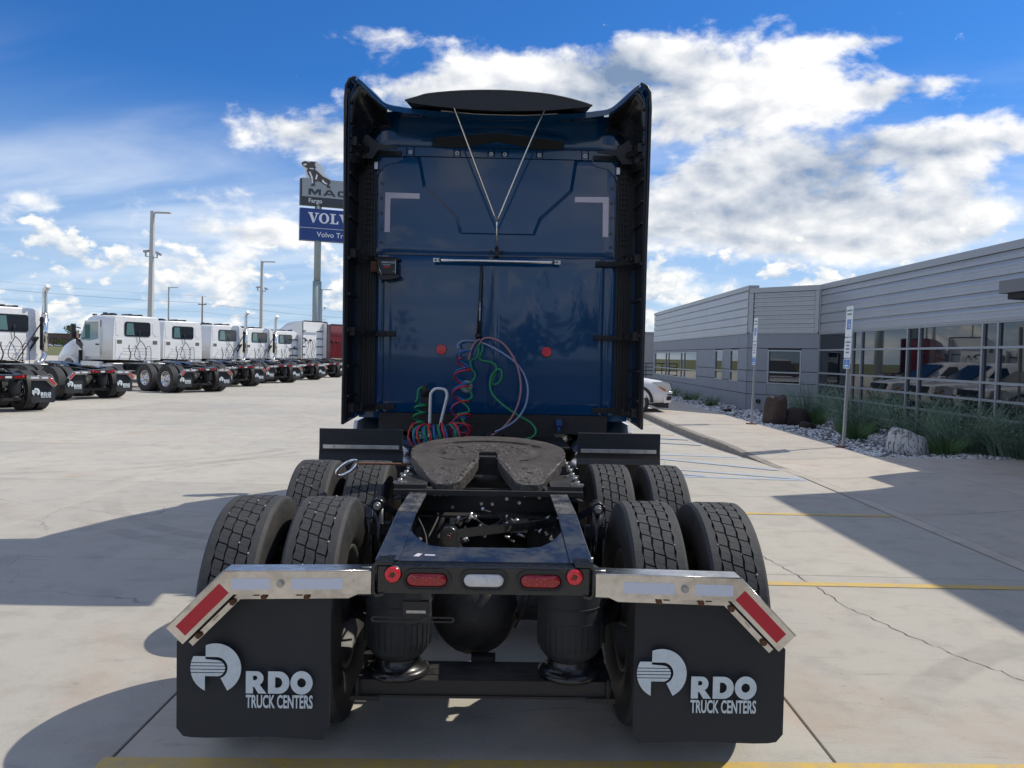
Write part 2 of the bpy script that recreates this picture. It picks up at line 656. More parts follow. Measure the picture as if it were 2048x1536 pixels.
M['alu_dull'] = material('dull aluminium', (0.55, 0.55, 0.55), 0.35, 1.0, var=(8, 0.5))
M['steel'] = material('zinc steel', (0.45, 0.45, 0.44), 0.4, 0.9, var=(20, 0.5))
M['chrome'] = material('chrome', (0.85, 0.85, 0.86), 0.08, 1.0)
M['silver_paint'] = material('silver paint', (0.62, 0.63, 0.64), 0.35, 0.3)
M['white_paint'] = material('white truck paint', (0.80, 0.81, 0.81), 0.18, coat=0.6, var=(1.2, 0.25), col2=(0.66, 0.66, 0.65))
M['red_paint'] = material('dark red paint', (0.16, 0.008, 0.015), 0.15, coat=0.8)
M['tape_white'] = material('white reflective tape', (0.60, 0.64, 0.74), 0.35, 0.0, 0.6, var=(60, 0.4), col2=(0.60, 0.64, 0.74))
M['tape_red'] = material('red reflective tape', (0.50, 0.012, 0.030), 0.38, var=(60, 0.4), col2=(0.40, 0.01, 0.024))
M['tape_lilac'] = material('pale reflective tape', (0.66, 0.62, 0.70), 0.4, var=(40, 0.4), col2=(0.56, 0.52, 0.60))
M['lens_red'] = material('red lamp lens', (0.34, 0.004, 0.010), 0.12, coat=0.5, var=(110, 0.8), col2=(0.16, 0.002, 0.005))
M['led'] = material('red led dots', (0.85, 0.06, 0.07), 0.3)
M['lens_marker'] = material('red marker lens', (0.70, 0.008, 0.020), 0.12, coat=0.6)
M['lens_clear'] = material('clear lamp lens', (0.66, 0.67, 0.66), 0.12, coat=0.8, var=(25, 0.5), col2=(0.42, 0.43, 0.43))
M['reflector'] = material('red reflector', (0.62, 0.012, 0.030), 0.3, coat=0.4)
M['amber'] = material('amber lens', (0.55, 0.16, 0.02), 0.2)
M['hose_red'] = material('red air hose', (0.56, 0.028, 0.045), 0.4)
M['hose_blue'] = material('blue air hose', (0.025, 0.13, 0.40), 0.4)
M['hose_green'] = material('green electric cable', (0.012, 0.23, 0.085), 0.4)
M['hose_pink'] = material('faded red hose', (0.36, 0.17, 0.17), 0.4)
M['hose_grey'] = material('faded blue hose', (0.22, 0.28, 0.42), 0.4)
M['glass_dark'] = material('dark window glass', (0.010, 0.014, 0.020), 0.02, 0.0, 1.0)
M['glass_tint'] = material('tinted mirror glass', (0.004, 0.008, 0.014), 0.015, 0.0, 1.0, coat=0.0)
M['glass_tint'].node_tree.nodes['Principled BSDF'].inputs['IOR'].default_value = 1.50
M['glass_green'] = material('greenish cab glass', (0.10, 0.20, 0.20), 0.03, 0.0, 1.0, coat=0.3)
M['vent_grey'] = material('grey vent', (0.13, 0.125, 0.115), 0.6)
M['metal_panel'] = material('silver grey metal siding', (0.40, 0.41, 0.43), 0.38, 0.55, 0.5, var=(0.7, 0.2))
M['metal_trim'] = material('grey metal trim', (0.36, 0.37, 0.39), 0.4, 0.4)
M['panel_grey'] = material('grey wall panel', (0.245, 0.27, 0.305), 0.62, var=(1.3, 0.35), col2=(0.205, 0.23, 0.262), bump=(120, 0.0006))
M['frame_grey'] = material('grey window frame', (0.34, 0.36, 0.39), 0.4, 0.3)
M['dark_fill'] = material('dark recess', (0.02, 0.022, 0.025), 0.8)
M['canopy'] = material('dark grey canopy', (0.16, 0.165, 0.18), 0.5)
M['roof'] = material('roof membrane', (0.5, 0.5, 0.5), 0.8)
M['galv'] = material('galvanised pole', (0.42, 0.43, 0.43), 0.5, 0.5, var=(4, 0.4))
M['pole_grey'] = material('light pole paint', (0.46, 0.46, 0.45), 0.5)
M['pole_green'] = material('grey green sign pole', (0.30, 0.36, 0.35), 0.5)
M['wood'] = material('weathered pole wood', (0.17, 0.12, 0.085), 0.9)
M['wire'] = material('overhead wire', (0.08, 0.08, 0.085), 0.7)
M['sign_grey'] = material('sign face grey', (0.32, 0.35, 0.37), 0.4)
M['sign_dark'] = material('sign dark band', (0.035, 0.045, 0.055), 0.4)
M['sign_blue'] = material('sign face blue', (0.008, 0.045, 0.21), 0.35)
M['sign_white'] = material('sign white', (0.78, 0.80, 0.81), 0.4)
M['isa_blue'] = material('parking sign blue', (0.03, 0.17, 0.48), 0.4)
M['isa_white'] = material('parking sign white', (0.72, 0.76, 0.77), 0.45)
M['isa_text'] = material('parking sign text', (0.10, 0.14, 0.20), 0.5)
M['isa_green'] = material('parking sign green', (0.08, 0.24, 0.18), 0.5)
M['rust'] = material('rusty steel', (0.16, 0.07, 0.035), 0.85, var=(20, 0.8))
M['brown_rock'] = material('brown boulder', (0.115, 0.075, 0.058), 0.9, var=(3, 0.9), col2=(0.05, 0.038, 0.034), bump=(9, 0.03))
M['dark_rock'] = material('dark boulder', (0.045, 0.035, 0.032), 0.9, var=(4, 0.8), bump=(10, 0.03))
M['brick'] = material('distant brick', (0.21, 0.13, 0.115), 0.9, var=(0.3, 0.4))
M['suv_white'] = material('white car paint', (0.80, 0.81, 0.83), 0.15, coat=0.9)


def leaf_material(name, a, b):
    m = bpy.data.materials.new(name)
    m.use_nodes = True
    nt = m.node_tree
    p = nt.nodes['Principled BSDF']
    r = S(nt, nt.nodes.new('ShaderNodeNewGeometry').outputs['Random Per Island'])
    nt.links.new(mixc(nt, r, a, b), p.inputs['Base Color'])
    p.inputs['Roughness'].default_value = 0.7
    p.inputs['Specular IOR Level'].default_value = 0.3
    return m


M['sage'] = leaf_material('sage stems', (0.12, 0.22, 0.145), (0.26, 0.35, 0.26))
M['tuft'] = leaf_material('green tuft grass', (0.055, 0.13, 0.045), (0.12, 0.21, 0.07))
M['leaf'] = leaf_material('tree leaves', (0.030, 0.055, 0.018), (0.065, 0.10, 0.030))
M['bark'] = material('bark', (0.09, 0.07, 0.05), 0.9)


def gravel_material():
    m = bpy.data.materials.new('mixed gravel')
    m.use_nodes = True
    nt = m.node_tree
    p = nt.nodes['Principled BSDF']
    r = S(nt, nt.nodes.new('ShaderNodeNewGeometry').outputs['Random Per Island'])
    c = mixc(nt, r.ramp(0.20, 0.26), (0.16, 0.165, 0.17), (0.50, 0.51, 0.52))
    c = mixc(nt, r.ramp(0.60, 0.64), c, (0.74, 0.74, 0.73))
    nt.links.new(c, p.inputs['Base Color'])
    p.inputs['Roughness'].default_value = 0.8
    return m


M['gravel'] = gravel_material()


def veined_rock():
    m = bpy.data.materials.new('white veined boulder')
    m.use_nodes = True
    nt = m.node_tree
    p = nt.nodes['Principled BSDF']
    co = nt.nodes.new('ShaderNodeTexCoord').outputs['Object']
    mp = nt.nodes.new('ShaderNodeMapping')
    mp.inputs['Scale'].default_value = (1.0, 1.0, 0.35)
    mp.inputs['Rotation'].default_value = (0.3, 0.5, 0)
    nt.links.new(co, mp.inputs[0])
    n = noise(nt, mp.outputs[0], 9.0, 6, 0.65, 2.2)
    c = mixc(nt, n.ramp(0.42, 0.52), (0.17, 0.175, 0.18), (0.66, 0.655, 0.63))
    c = mixc(nt, noise(nt, co, 9, 4, 0.6).ramp(0.55, 0.7) * 0.4, c, (0.26, 0.23, 0.19))
    nt.links.new(c, p.inputs['Base Color'])
    p.inputs['Roughness'].default_value = 0.8
    bn = nt.nodes.new('ShaderNodeBump')
    bn.inputs['Distance'].default_value = 0.04
    nt.links.new(n.s, bn.inputs['Height'])
    nt.links.new(bn.outputs[0], p.inputs['Normal'])
    return m


M['veined'] = veined_rock()

# ------------------------------------------------------------------ ground, lot, walk
XJ = [-38.6 + 3.08 * i for i in range(14)]            # ... -1.64, 1.44
XJ = [x for x in (1.44 - 3.08 * k for k in range(13, -1, -1))] + [4.382]
YJ = [-1.0 + 3.75 * k for k in range(15)]             # -1, 2.75, 6.5, 10.25 ...
X0, X1, Y0, Y1 = XJ[0], XJ[-1], YJ[0], YJ[-1]

g = MB().box(-1500, 1500, -500, 2600, -0.9, -0.06)
tag(g.build('grass_field', M['grass']), kind='structure')
lot = MB().box(-90, 45, -60, 118, -0.055, -0.03)
tag(lot.build('ground', M['joint']), kind='structure')
pav = MB()
pav.box(-90, X0 - 0.006, -60, 118, -0.028, 0)
pav.box(X0, 45, -60, Y0 - 0.006, -0.028, 0)
pav.box(X0, 4.392, Y1 + 0.006, 118, -0.028, 0)
pav = tag(pav.build('pavement', M['concrete']), kind='structure')
slab_cache = {}
for i in range(len(XJ) - 1):
    for j in range(len(YJ) - 1):
        w = round(XJ[i + 1] - XJ[i], 3)
        key = w
        if key not in slab_cache:
            slab_cache[key] = MB().box(0.005, w - 0.005, 0.005, 3.745, -0.028, 0).mesh('concrete_slab', M['concrete'])
        put('concrete_slab', slab_cache[key], pav, (XJ[i], YJ[j], 0), bevel=0.004 if j < 4 and i > 8 else 0, seg=1)


def kerb_x(y):
    pts = [(-60, 4.42), (12, 4.40), (14, 4.24), (15.2, 4.10), (17, 3.95), (20, 3.88), (118, 3.74)]
    for (a, xa), (b, xb) in zip(pts, pts[1:]):
        if y <= b:
            return xa + (xb - xa) * (y - a) / (b - a)
    return pts[-1][1]


def sstep(a, b, t):
    t = min(1, max(0, (t - a) / (b - a)))
    return t * t * (3 - 2 * t)


def walk_z(x, y):
    k = 0.004 + 0.126 * sstep(13.2, 16.0, y)
    return k + (0.13 - k) * sstep(kerb_x(y) + 0.2, 6.6, x)


# kerb: a stone edge that sinks to the lot at the ramp
for a, b in ((-20, 2.75), (2.75, 10.25), (10.25, 13.0), (13.0, 16.4), (16.4, 21), (21, 28), (28, 36), (36, 48)):
    rings = []
    n = 8
    for k in range(n + 1):
        y = a + 0.004 + (b - a - 0.008) * k / n
        x, z = kerb_x(y), walk_z(kerb_x(y), y)
        rings.append([(x, y, -0.05), (x + 0.018 * min(1, z * 9), y, z - 0.004 - .008 * min(1, z * 9)), (x + 0.03 * min(1, z * 9) + .002, y, z), (x + 0.16, y, z), (x + 0.16, y, -0.05)])
    kb = MB().loft(rings, True, True, False)
    tag(kb.build('kerb', M['kerb'] if a >= 13 else M['walk']), kind='structure')

walk = MB().box(4.55, 45, -20, 60, -0.07, -0.045)
walk = tag(walk.build('sidewalk', M['joint']), kind='structure')


def walk_slab(x0f, x1f, y0, y1, nx=5, ny=5):
    top, bot = [], []
    for j in range(ny + 1):
        y = y0 + 0.006 + (y1 - y0 - 0.012) * j / ny
        xa = x0f(y) + 0.006
        xb = x1f(y) - 0.006
        for i in range(nx + 1):
            x = xa + (xb - xa) * i / nx
            top.append((x, y, walk_z(x, y)))
            bot.append((x, y, walk_z(x, y) - 0.1))
    m = MB()
    w = nx + 1
    fs = [(j * w + i, j * w + i + 1, (j + 1) * w + i + 1, (j + 1) * w + i) for j in range(ny) for i in range(nx)]
    m.add(top, fs, True)
    edge = [i for i in range(w)] + [j * w + nx for j in range(1, ny + 1)] + [ny * w + i for i in range(nx - 1, -1, -1)] + [j * w for j in range(ny - 1, 0, -1)]
    vs = [top[e] for e in edge] + [bot[e] for e in edge]
    n = len(edge)
    m.add(vs, [(n + i, n + (i + 1) % n, (i + 1) % n, i) for i in range(n)])
    m.build('walk_slab', M['walk'], walk)


kx = lambda y: kerb_x(y) + 0.16
WY = [-16, -12.2, -8.5, -4.7, -1, 2.75, 6.5, 9.2, 11.95, 13.9]
for a, b in zip(WY, WY[1:]):
    walk_slab(kx, lambda y: 6.42, a, b)
    walk_slab(lambda y: 6.42, lambda y: 9.40, a, b)
WY = [13.9, 15.2, 18.0, 21.0, 24.2, 28, 32, 36, 40, 44]
for a, b in zip(WY, WY[1:]):
    walk_slab(kx, lambda y: 6.40 - 0.10 * sstep(16, 24, y), a, b)

# painted lines
def line_strip(name, pts, w, mat, z=0.004):
    m = MB()
    for p, q in zip(pts, pts[1:]):
        d = Vector((q[0] - p[0], q[1] - p[1], 0)).normalized()
        s = Vector((-d.y, d.x, 0)) * w / 2
        P, Q = Vector((*p, 0)), Vector((*q, 0))
        m.add([P + s + Vector((0, 0, z)), P - s + Vector((0, 0, z)), Q - s + Vector((0, 0, z)), Q + s + Vector((0, 0, z))], [(0, 1, 2, 3)])
    o = m.build(name, mat)
    return tag(o, kind='structure')


for y in (3.31, 6.20, 9.05, 18.2, 21.1, 24.0, 27.0, 30.0):
    x0 = -1.67 if y < 4 else -1.2
    line_strip('parking_line', [(x0, y - .04 * (y < 10)), (4.36 if y < 14 else 3.7, y + .16 * (y < 4) + .07 * (4 < y < 10))], 0.105, M['yellow'])
for k, (p, q) in enumerate((((1.2, 11.95), (4.33, 11.76)), ((1.2, 14.6), (4.05, 14.35)), ((1.6, 13.0), (4.30, 11.86)), ((1.6, 14.5), (4.26, 12.75)),
                            ((0.4, 13.3), (2.9, 11.9)), ((1.2, 17.1), (3.85, 16.2)), ((1.0, 18.0), (3.8, 17.2)))):
    line_strip('hatch_line', [p, q], 0.14, M['blue_line'], 0.004 + 0.0015 * k)

# the long crack that wanders across the near slabs
def crack(pts, w):
    m = MB()
    path = []
    for (xa, ya), (xb, yb) in zip(pts, pts[1:]):
        n = 14
        for k in range(n):
            t = k / n
            path.append((xa + (xb - xa) * t + random.uniform(-.016, .016), ya + (yb - ya) * t + random.uniform(-.016, .016)))
    path.append(pts[-1])
    L, R = [], []
    for i, p in enumerate(path):
        ww = w * random.uniform(0.25, 1.0)
        L.append((p[0] - ww, p[1] - ww * .3, 0.003)); R.append((p[0] + ww, p[1] + ww * .3, 0.003))
    n = len(path)
    m.add(L + R, [(i, n + i, n + i + 1, i + 1) for i in range(n - 1)])
    tag(m.build('pavement_crack', M['joint']), kind='structure')


crack([(2.22, 7.9), (2.25, 7.2), (2.37, 6.3), (2.42, 5.65), (2.62, 4.95), (2.8, 4.55), (3.0, 4.1), (3.13, 3.75)], 0.0042)
crack([(2.3, 10.3), (2.2, 11.0), (2.45, 11.5), (2.4, 11.9)], 0.004)
crack([(-6.4, 9.3), (-5.2, 8.6), (-4.4, 8.4), (-3.2, 7.8)], 0.003)

back = MB().box(-60, 40, -60, -9.5, -0.02, 0.012)
tag(back.build('road', M['asphalt']), kind='structure')
line_strip('road', [(-900, 440), (300, 470)], 16, M['road'], -0.03)

# ------------------------------------------------------------------ gravel bed
bed = MB().prism([(6.40, 13.93), (9.42, 13.93), (9.42, 24.9), (7.78, 26.7), (7.78, 46), (6.30, 46), (6.30, 24.2), (6.40, 16)], 'XY', -0.05, 0.085)
tag(bed.build('bed_soil', M['soil']), kind='structure')


def in_bed(x, y):
    if not (13.95 < y < 40): return False
    if x < 6.36: return False
    return x < (9.38 if y < 24.9 else max(7.76, 9.38 - (y - 24.9) * 0.9))


def lump(rng, r, flat=0.7):
    """an uneven stone of eighteen faces"""
    n = 6
    vs = [(0, 0, r * flat * rng.uniform(.8, 1.1))]
    for z, rr in ((0.4, 0.85), (-0.3, 1.0)):
        for i in range(n):
            a = 2 * pi * (i + rng.uniform(-.2, .2)) / n
            k = r * rr * rng.uniform(.72, 1.15)
            vs.append((k * cos(a), k * sin(a), r * flat * z * rng.uniform(.7, 1.2)))
    fs = [(0, 1 + i, 1 + (i + 1) % n) for i in range(n)]
    fs += [(1 + i, 1 + n + i, 1 + n + (i + 1) % n, 1 + (i + 1) % n) for i in range(n)]
    return vs, fs


rng = random.Random(11)
gv = MB()
count = 0
while count < 9000:
    y = 13.97 + (rng.random() ** 1.7) * 24
    x = rng.uniform(6.30, 9.38)
    if rng.random() < 0.18:
        x = 6.34 + rng.uniform(-0.05, 0.12) - 0.08 * sstep(16, 24, y)
    elif not in_bed(x, y):
        continue
    r = rng.uniform(0.016, 0.044) * (1 if y < 22 else 1.3)
    vs, fs = lump(rng, r)
    a = rng.uniform(0, 6.28)
    z = 0.09 + rng.uniform(0.0, 0.035) + 0.02 * sin(3 * x + y)
    gv.add([(x + p[0] * cos(a) - p[1] * sin(a), y + p[0] * sin(a) + p[1] * cos(a), z + p[2]) for p in vs], fs)
    count += 1
tag(gv.build('gravel', M['gravel']), 'white and grey landscaping stones spread in the bed along the building', kind='stuff')


def boulder(name, label, mat, pts, h, loc, seed, tilt=0.0):
    """slab-like stone: outline in plan, several uneven layers"""
    r = random.Random(seed)
    rings = []
    lay = [(0, 1.05), (0.25, 1.02), (0.6, .97), (0.85, .9), (0.97, .78), (1.0, .5)]
    n = 22
    per = []
    for i in range(n):
        a = 2 * pi * i / n
        per.append((pts[0] * cos(a) * (1 + .16 * sin(3 * a + seed)) , pts[1] * sin(a) * (1 + .2 * cos(2 * a + seed))))
    for z, s in lay:
        rings.append([(x * s * r.uniform(.93, 1.07) + tilt * z * h, y * s * r.uniform(.93, 1.07), z * h * (1 + .18 * sin(x * 5 + seed)) * r.uniform(.95, 1.05) - .05 * (z == 0)) for x, y in per])
    o = MB().loft(rings, True, True, True).build(name, mat, loc=loc)
    md = o.modifiers.new('sub', 'SUBSURF'); md.levels = 1; md.render_levels = 1
    return tag(o, label, 'boulder')


boulder('boulder', 'grey boulder with white veins in the gravel beside the nearer parking sign', M['veined'], (.37, .30), .42, (7.22, 14.7, .09), 3)
boulder('boulder', 'tall brown upright stone slab in front of the building corner', M['brown_rock'], (.30, .20), .80, (6.86, 20.9, .09), 5, .05)
boulder('boulder', 'low dark brown rock leaning beside the brown stone slab', M['dark_rock'], (.34, .26), .40, (7.42, 20.9, .09), 8)
boulder('boulder', 'small dark stone lying in front of the brown slab', M['dark_rock'], (.2, .15), .16, (7.28, 19.8, .09), 9)
boulder('boulder', 'small dark stone on the gravel edge before the far windows', M['dark_rock'], (.16, .12), .13, (6.75, 25.2, .09), 12)


# ------------------------------------------------------------------ plants
def blades(m, rng, cx, cy, n, h, spread, lean, w, z0=0.08, leaves=0):
    for _ in range(n):
        a = rng.uniform(0, 2 * pi)
        rr = spread * sqrt(rng.random())
        bx, by = cx + rr * .45 * cos(a), cy + rr * .45 * sin(a)
        hh = h * rng.uniform(.55, 1.08)
        out = lean * hh * rng.uniform(.2, 1.0) * (0.4 + rr / max(spread, .01))
        az = a + rng.uniform(-.6, .6)
        pts = []
        for k in range(4):
            t = k / 3
            pts.append((bx + out * t ** 1.7 * cos(az), by + out * t ** 1.7 * sin(az), z0 + hh * (t - .12 * t * t)))
        tx, ty = -sin(az + 1.0), cos(az + 1.0)
        vs = []
        for k, p in enumerate(pts):
            ww = w * (1 - .75 * k / 3)
            vs += [(p[0] - tx * ww, p[1] - ty * ww, p[2]), (p[0] + tx * ww, p[1] + ty * ww, p[2])]
        m.add(vs, [(0, 1, 3, 2), (2, 3, 5, 4), (4, 5, 7, 6)])
        for _l in range(leaves):
            t = rng.uniform(.12, .98)
            p = [bx + out * t ** 1.7 * cos(az), by + out * t ** 1.7 * sin(az), z0 + hh * (t - .12 * t * t)]
            la = rng.uniform(0, 2 * pi)
            L = rng.uniform(.035, .085) * (1.25 - t)
            q = (p[0] + L * cos(la), p[1] + L * sin(la), p[2] + L * rng.uniform(.1, .8))
            s = (-sin(la) * .011, cos(la) * .011)
            mid = ((p[0] + q[0]) / 2, (p[1] + q[1]) / 2, (p[2] + q[2]) / 2)
            m.add([p, (mid[0] + s[0], mid[1] + s[1], mid[2]), q, (mid[0] - s[0], mid[1] - s[1], mid[2])], [(0, 1, 2, 3)])


def shrub(label, x, y, h, spread, n, seed):
    rng = random.Random(seed)
    root = thing('sage_shrub', label, 'shrub', (x, y, 0.0), group='shrubs along the glass wall')
    a = MB(); blades(a, rng, 0, 0, n, h, spread, .80, .0075, leaves=14)
    a.build('stems', M['sage'], root)
    b = MB(); blades(b, rng, 0, 0, n // 2, h * .55, spread * 1.1, .75, .008, leaves=14)
    b.build('foliage', M['sage'], root)


def tuft(label, x, y, h, spread, n, seed, mat='tuft'):
    rng = random.Random(seed)
    m = MB(); blades(m, rng, 0, 0, n, h, spread, .9, .008)
    o = m.build('grass_tuft', M[mat], loc=(x, y, 0))
    tag(o, label, 'ornamental grass', 'grass tufts in the gravel bed')


shrub('grey green shrub in the inner corner of the building behind the brown slab', 8.35, 22.6, 1.25, .8, 230, 1)
shrub('tall grey green shrub behind the pole of the nearer parking sign', 8.15, 19.0, 1.3, .95, 260, 2)
shrub('grey green shrub behind the white veined boulder', 8.35, 16.55, 1.2, .95, 260, 3)
shrub('largest arching shrub right of the white veined boulder', 8.45, 15.0, 1.2, 1.05, 300, 4)
shrub('grey green shrub by the glass wall at the picture edge', 9.0, 14.3, 1.1, .85, 200, 5)
tuft('bright green grass tuft left of the nearer parking sign pole', 7.9, 20.9, .5, .45, 260, 21)
tuft('bright green grass tuft just behind the nearer parking sign pole', 7.3, 17.1, .48, .5, 300, 22)
tuft('green grass tuft spilling over the gravel under the largest shrub', 7.85, 14.55, .42, .5, 300, 23)
tuft('low grass tuft under the narrow windows of the far wall', 7.1, 28.6, .42, .5, 160, 24)
tuft('low grass tuft left of the small stone at the far wall', 7.0, 31.5, .5, .6, 180, 25)
tuft('low grass tuft under the wide window of the far wall', 6.9, 35.0, .55, .7, 180, 26)
tuft('grass tuft at the far end of the gravel bed', 6.8, 39.0, .55, .7, 160, 27)

# ------------------------------------------------------------------ office building
bld = thing('office_building', 'low grey office building with silver metal siding and dark mirrored windows', 'building', (9.45, 24.9, 0))
BO = Vector((9.45, 24.9, 0))


def wall_frame(p0, p1):
    p0, p1 = Vector((*p0, 0)), Vector((*p1, 0))
    e = (p1 - p0); L = e.length; e.normalize()
    nrm = Vector((-e.y, e.x, 0)) * -1
    if nrm.x > 0 and abs(nrm.x) > 0.2:
        nrm = -nrm
    return p0, e, nrm, L


def wbox(m, fr, s0, s1, z0, z1, d0, d1):
    """box on a wall: along s, up z, outwards d"""
    p0, e, n, L = fr
    vs = []
    for z in (z0, z1):
        for d in (d0, d1):
            for s in (s0, s1):
                vs.append(p0 + e * s + n * d + Vector((0, 0, z)) - BO)
    fs = [(0, 2, 3, 1), (4, 5, 7, 6), (0, 1, 5, 4), (2, 6, 7, 3), (0, 4, 6, 2), (1, 3, 7, 5)]
    if e.cross(n).z < 0:
        fs = [f[::-1] for f in fs]
    return m.add(vs, fs)


def wprofile(m, fr, s0, s1, prof):
    """outline of (depth, z) swept along the wall"""
    p0, e, n, L = fr
    k = len(prof)
    vs = [p0 + e * s + n * d + Vector((0, 0, z)) - BO for s in (s0, s1) for d, z in prof]
    fs = [(i, (i + 1) % k, k + (i + 1) % k, k + i) for i in range(k)] + [tuple(range(k))[::-1], tuple(range(k, 2 * k))]
    if e.cross(n).z > 0:
        fs = [f[::-1] for f in fs]
    return m.add(vs, fs)


W_FAR = wall_frame((7.8, 44.6), (7.8, 26.75))
W_DIAG = wall_frame((7.8, 26.75), (9.45, 24.9))
W_NEAR = wall_frame((9.45, 24.9), (9.45, 12.8))
core = MB()
core.prism([(7.83 - BO.x, 44.55 - BO.y), (7.83 - BO.x, 26.76 - BO.y), (9.48 - BO.x, 24.91 - BO.y), (9.48 - BO.x, 12.82 - BO.y), (30 - BO.x, 12.82 - BO.y), (30 - BO.x, 44.55 - BO.y)], 'XY', 0, 4.0)
core.build('wall', M['dark_fill'], bld)
MB().prism([(7.85 - BO.x, 44.5 - BO.y), (7.85 - BO.x, 26.8 - BO.y), (9.5 - BO.x, 24.95 - BO.y), (9.5 - BO.x, 12.85 - BO.y), (30 - BO.x, 12.85 - BO.y), (30 - BO.x, 44.5 - BO.y)], 'XY', 4.003, 4.03).build('roof', M['roof'], bld)

RUN = {0: (0.0, 17.80), 1: (0.06, 2.42), 2: (0.05, 12.1)}
for k, fr in enumerate((W_FAR, W_DIAG, W_NEAR)):
    top = 4.22 if k == 0 else 4.12
    s0, s1 = RUN[k]
    # coping
    m = MB(); wprofile(m, fr, s0 - .05, s1 + .05 if k else s1 + .02, [(-.3, top - .16), (.045, top - .16), (.05, top), (-.3, top + .012)])
    m.build('coping', M['metal_trim'], bld)
    zs = [2.67, 2.945, 3.225, 3.505, 3.785, top - .165]
    pieces = [(s0 + (.12 if k == 1 else .02), s1 - (.12 if k == 1 else .02))]
    if k == 0: pieces = [(0.0, 6.0), (6.004, 12.0), (12.004, 17.76)]
    if k == 2: pieces = [(0.12, 5.2), (5.204, 12.08)]
    for za, zb in zip(zs, zs[1:]):
        for a, b in pieces:
            m = MB()
            if k == 1:
                h = zb - za
                prof = [(-.02, za), (.035, za), (.035, za + h * .22), (.012, za + h * .27), (.012, za + h * .46), (.035, za + h * .52), (.035, za + h * .72), (.012, za + h * .78), (.012, zb - .012), (-.02, zb - .012)]
            else:
                h = zb - za
                prof = [(-.02, za), (.040, za), (.039, za + h * .26), (.034, za + h * .31), (.034, za + h * .50), (.038, za + h * .54), (.034, za + h * .72), (.022, zb - .034), (-.004, zb - .028), (-.004, zb - .004), (-.02, zb - .004)]
            wprofile(m, fr, a, b, prof)
            m.build('siding_panel', M['metal_panel'], bld)
    # drip edge and corner trims
    m = MB(); wbox(m, fr, s0, s1, 2.625, 2.665, -.02, .055); m.build('drip_edge', M['metal_trim'], bld)
    if k == 1:
        for a, b in ((s0 - .07, s0 + .10), (s1 - .10, s1 + .02)):
            m = MB(); wbox(m, fr, a, b, 2.668, top - .168, -.02, .05); m.build('corner_trim', M['metal_trim'], bld)
    if k == 2:
        m = MB(); wbox(m, fr, -.02, .10, 2.668, top - .168, -.02, .052); m.build('corner_trim', M['metal_trim'], bld)


def far_s(y): return 44.6 - y


def wall_panels(fr, rows, holes, vjoints, L):
    """cement panels between window openings: rows of z, holes of (s0, s1, z0, z1)"""
    for za, zb in zip(rows, rows[1:]):
        cuts = [0.0] + sorted(vjoints) + [L]
        for a, b in zip(cuts, cuts[1:]):
            segs = [(a, b)]
            for h0, h1, hz0, hz1 in holes:
                if hz0 < zb - .02 and hz1 > za + .02:
                    nxt = []
                    for p, q in segs:
                        if h1 <= p or h0 >= q: nxt.append((p, q))
                        else:
                            if h0 - p > .03: nxt.append((p, h0))
                            if q - h1 > .03: nxt.append((h1, q))
                    segs = nxt
            for p, q in segs:
                m = MB(); wbox(m, fr, p + .006, q - .006, za + .010, zb - .010, -.02, .028)
                m.build('wall_panel', M['panel_grey'], bld)
            # strips left under or over an opening inside this row
            for h0, h1, hz0, hz1 in holes:
                for lo, hi in ((za, min(zb, hz0)), (max(za, hz1), zb)):
                    p, q = max(a, h0), min(b, h1)
                    if q - p > .05 and hi - lo > .05 and hz0 < zb - .02 and hz1 > za + .02:
                        m = MB(); wbox(m, fr, p + .004, q - .004, lo + .010, hi - .010, -.02, .026)
                        m.build('wall_panel', M['panel_grey'], bld)


def window(fr, s0, s1, z0, z1, muls, bars):
    m = MB(); wbox(m, fr, s0 + .03, s1 - .03, z0 + .03, z1 - .03, -.03, -.002)
    f = MB()
    for a, b in ((s0, s0 + .045), (s1 - .045, s1)):
        wbox(f, fr, a, b, z0, z1, -.03, .036)
    for a, b in ((z0, z0 + .045), (z1 - .045, z1)):
        wbox(f, fr, s0 + .0455, s1 - .0455, a, b, -.03, .034)
    w = f.build('window', M['frame_grey'], bld)
    cs = [s0 + .045] + [x for x in muls] + [s1 - .045]
    for s in muls:
        b = MB(); wbox(b, fr, s - .025, s + .025, z0 + .046, z1 - .046, -.03, .030); b.build('mullion', M['frame_grey'], w)
    for z in bars:
        for a, b_ in zip(cs, cs[1:]):
            b = MB(); wbox(b, fr, a + .026, b_ - .026, z - .022, z + .022, -.03, .028); b.build('glazing_bar', M['frame_grey'], w)
    zz = [z0 + .03] + list(bars) + [z1 - .03]
    for a, b_ in zip(cs, cs[1:]):
        for c, d in zip(zz, zz[1:]):
            g = MB(); wbox(g, fr, a, b_, c, d, -.03, -.004); g.build('pane', M['glass_tint'], w)


ROWS = [.10, .64, 1.04, 1.42, 2.15, 2.63]
holes = [(far_s(28.87), far_s(27.80), 1.0, 2.11), (far_s(31.01), far_s(29.87), 1.0, 2.11), (far_s(44.1), far_s(34.1), .88, 2.06)]
wall_panels(W_FAR, ROWS, holes, [far_s(y) for y in (27.85, 31.05, 34.0, 38.0, 41.5)], 17.84)
for h in holes[:2]:
    window(W_FAR, *h, [], [1.35])
window(W_FAR, *holes[2], [far_s(41), far_s(40.3), far_s(37.3), far_s(36.6)], [1.27])
dh = [(.74, 1.91, 1.0, 2.10)]
wall_panels(W_DIAG, ROWS, dh, [], 2.475)
window(W_DIAG, *dh[0], [], [1.38])
m = MB(); m.lathe([(.05, 0), (.065, 0), (.065, .09), (.05, .09)], W_DIAG[0] + W_DIAG[1] * .47 + W_DIAG[2] * .02 + Vector((0, 0, .42)) - BO, W_DIAG[2], 16)
m.build('drain_pipe', M['black'], bld)

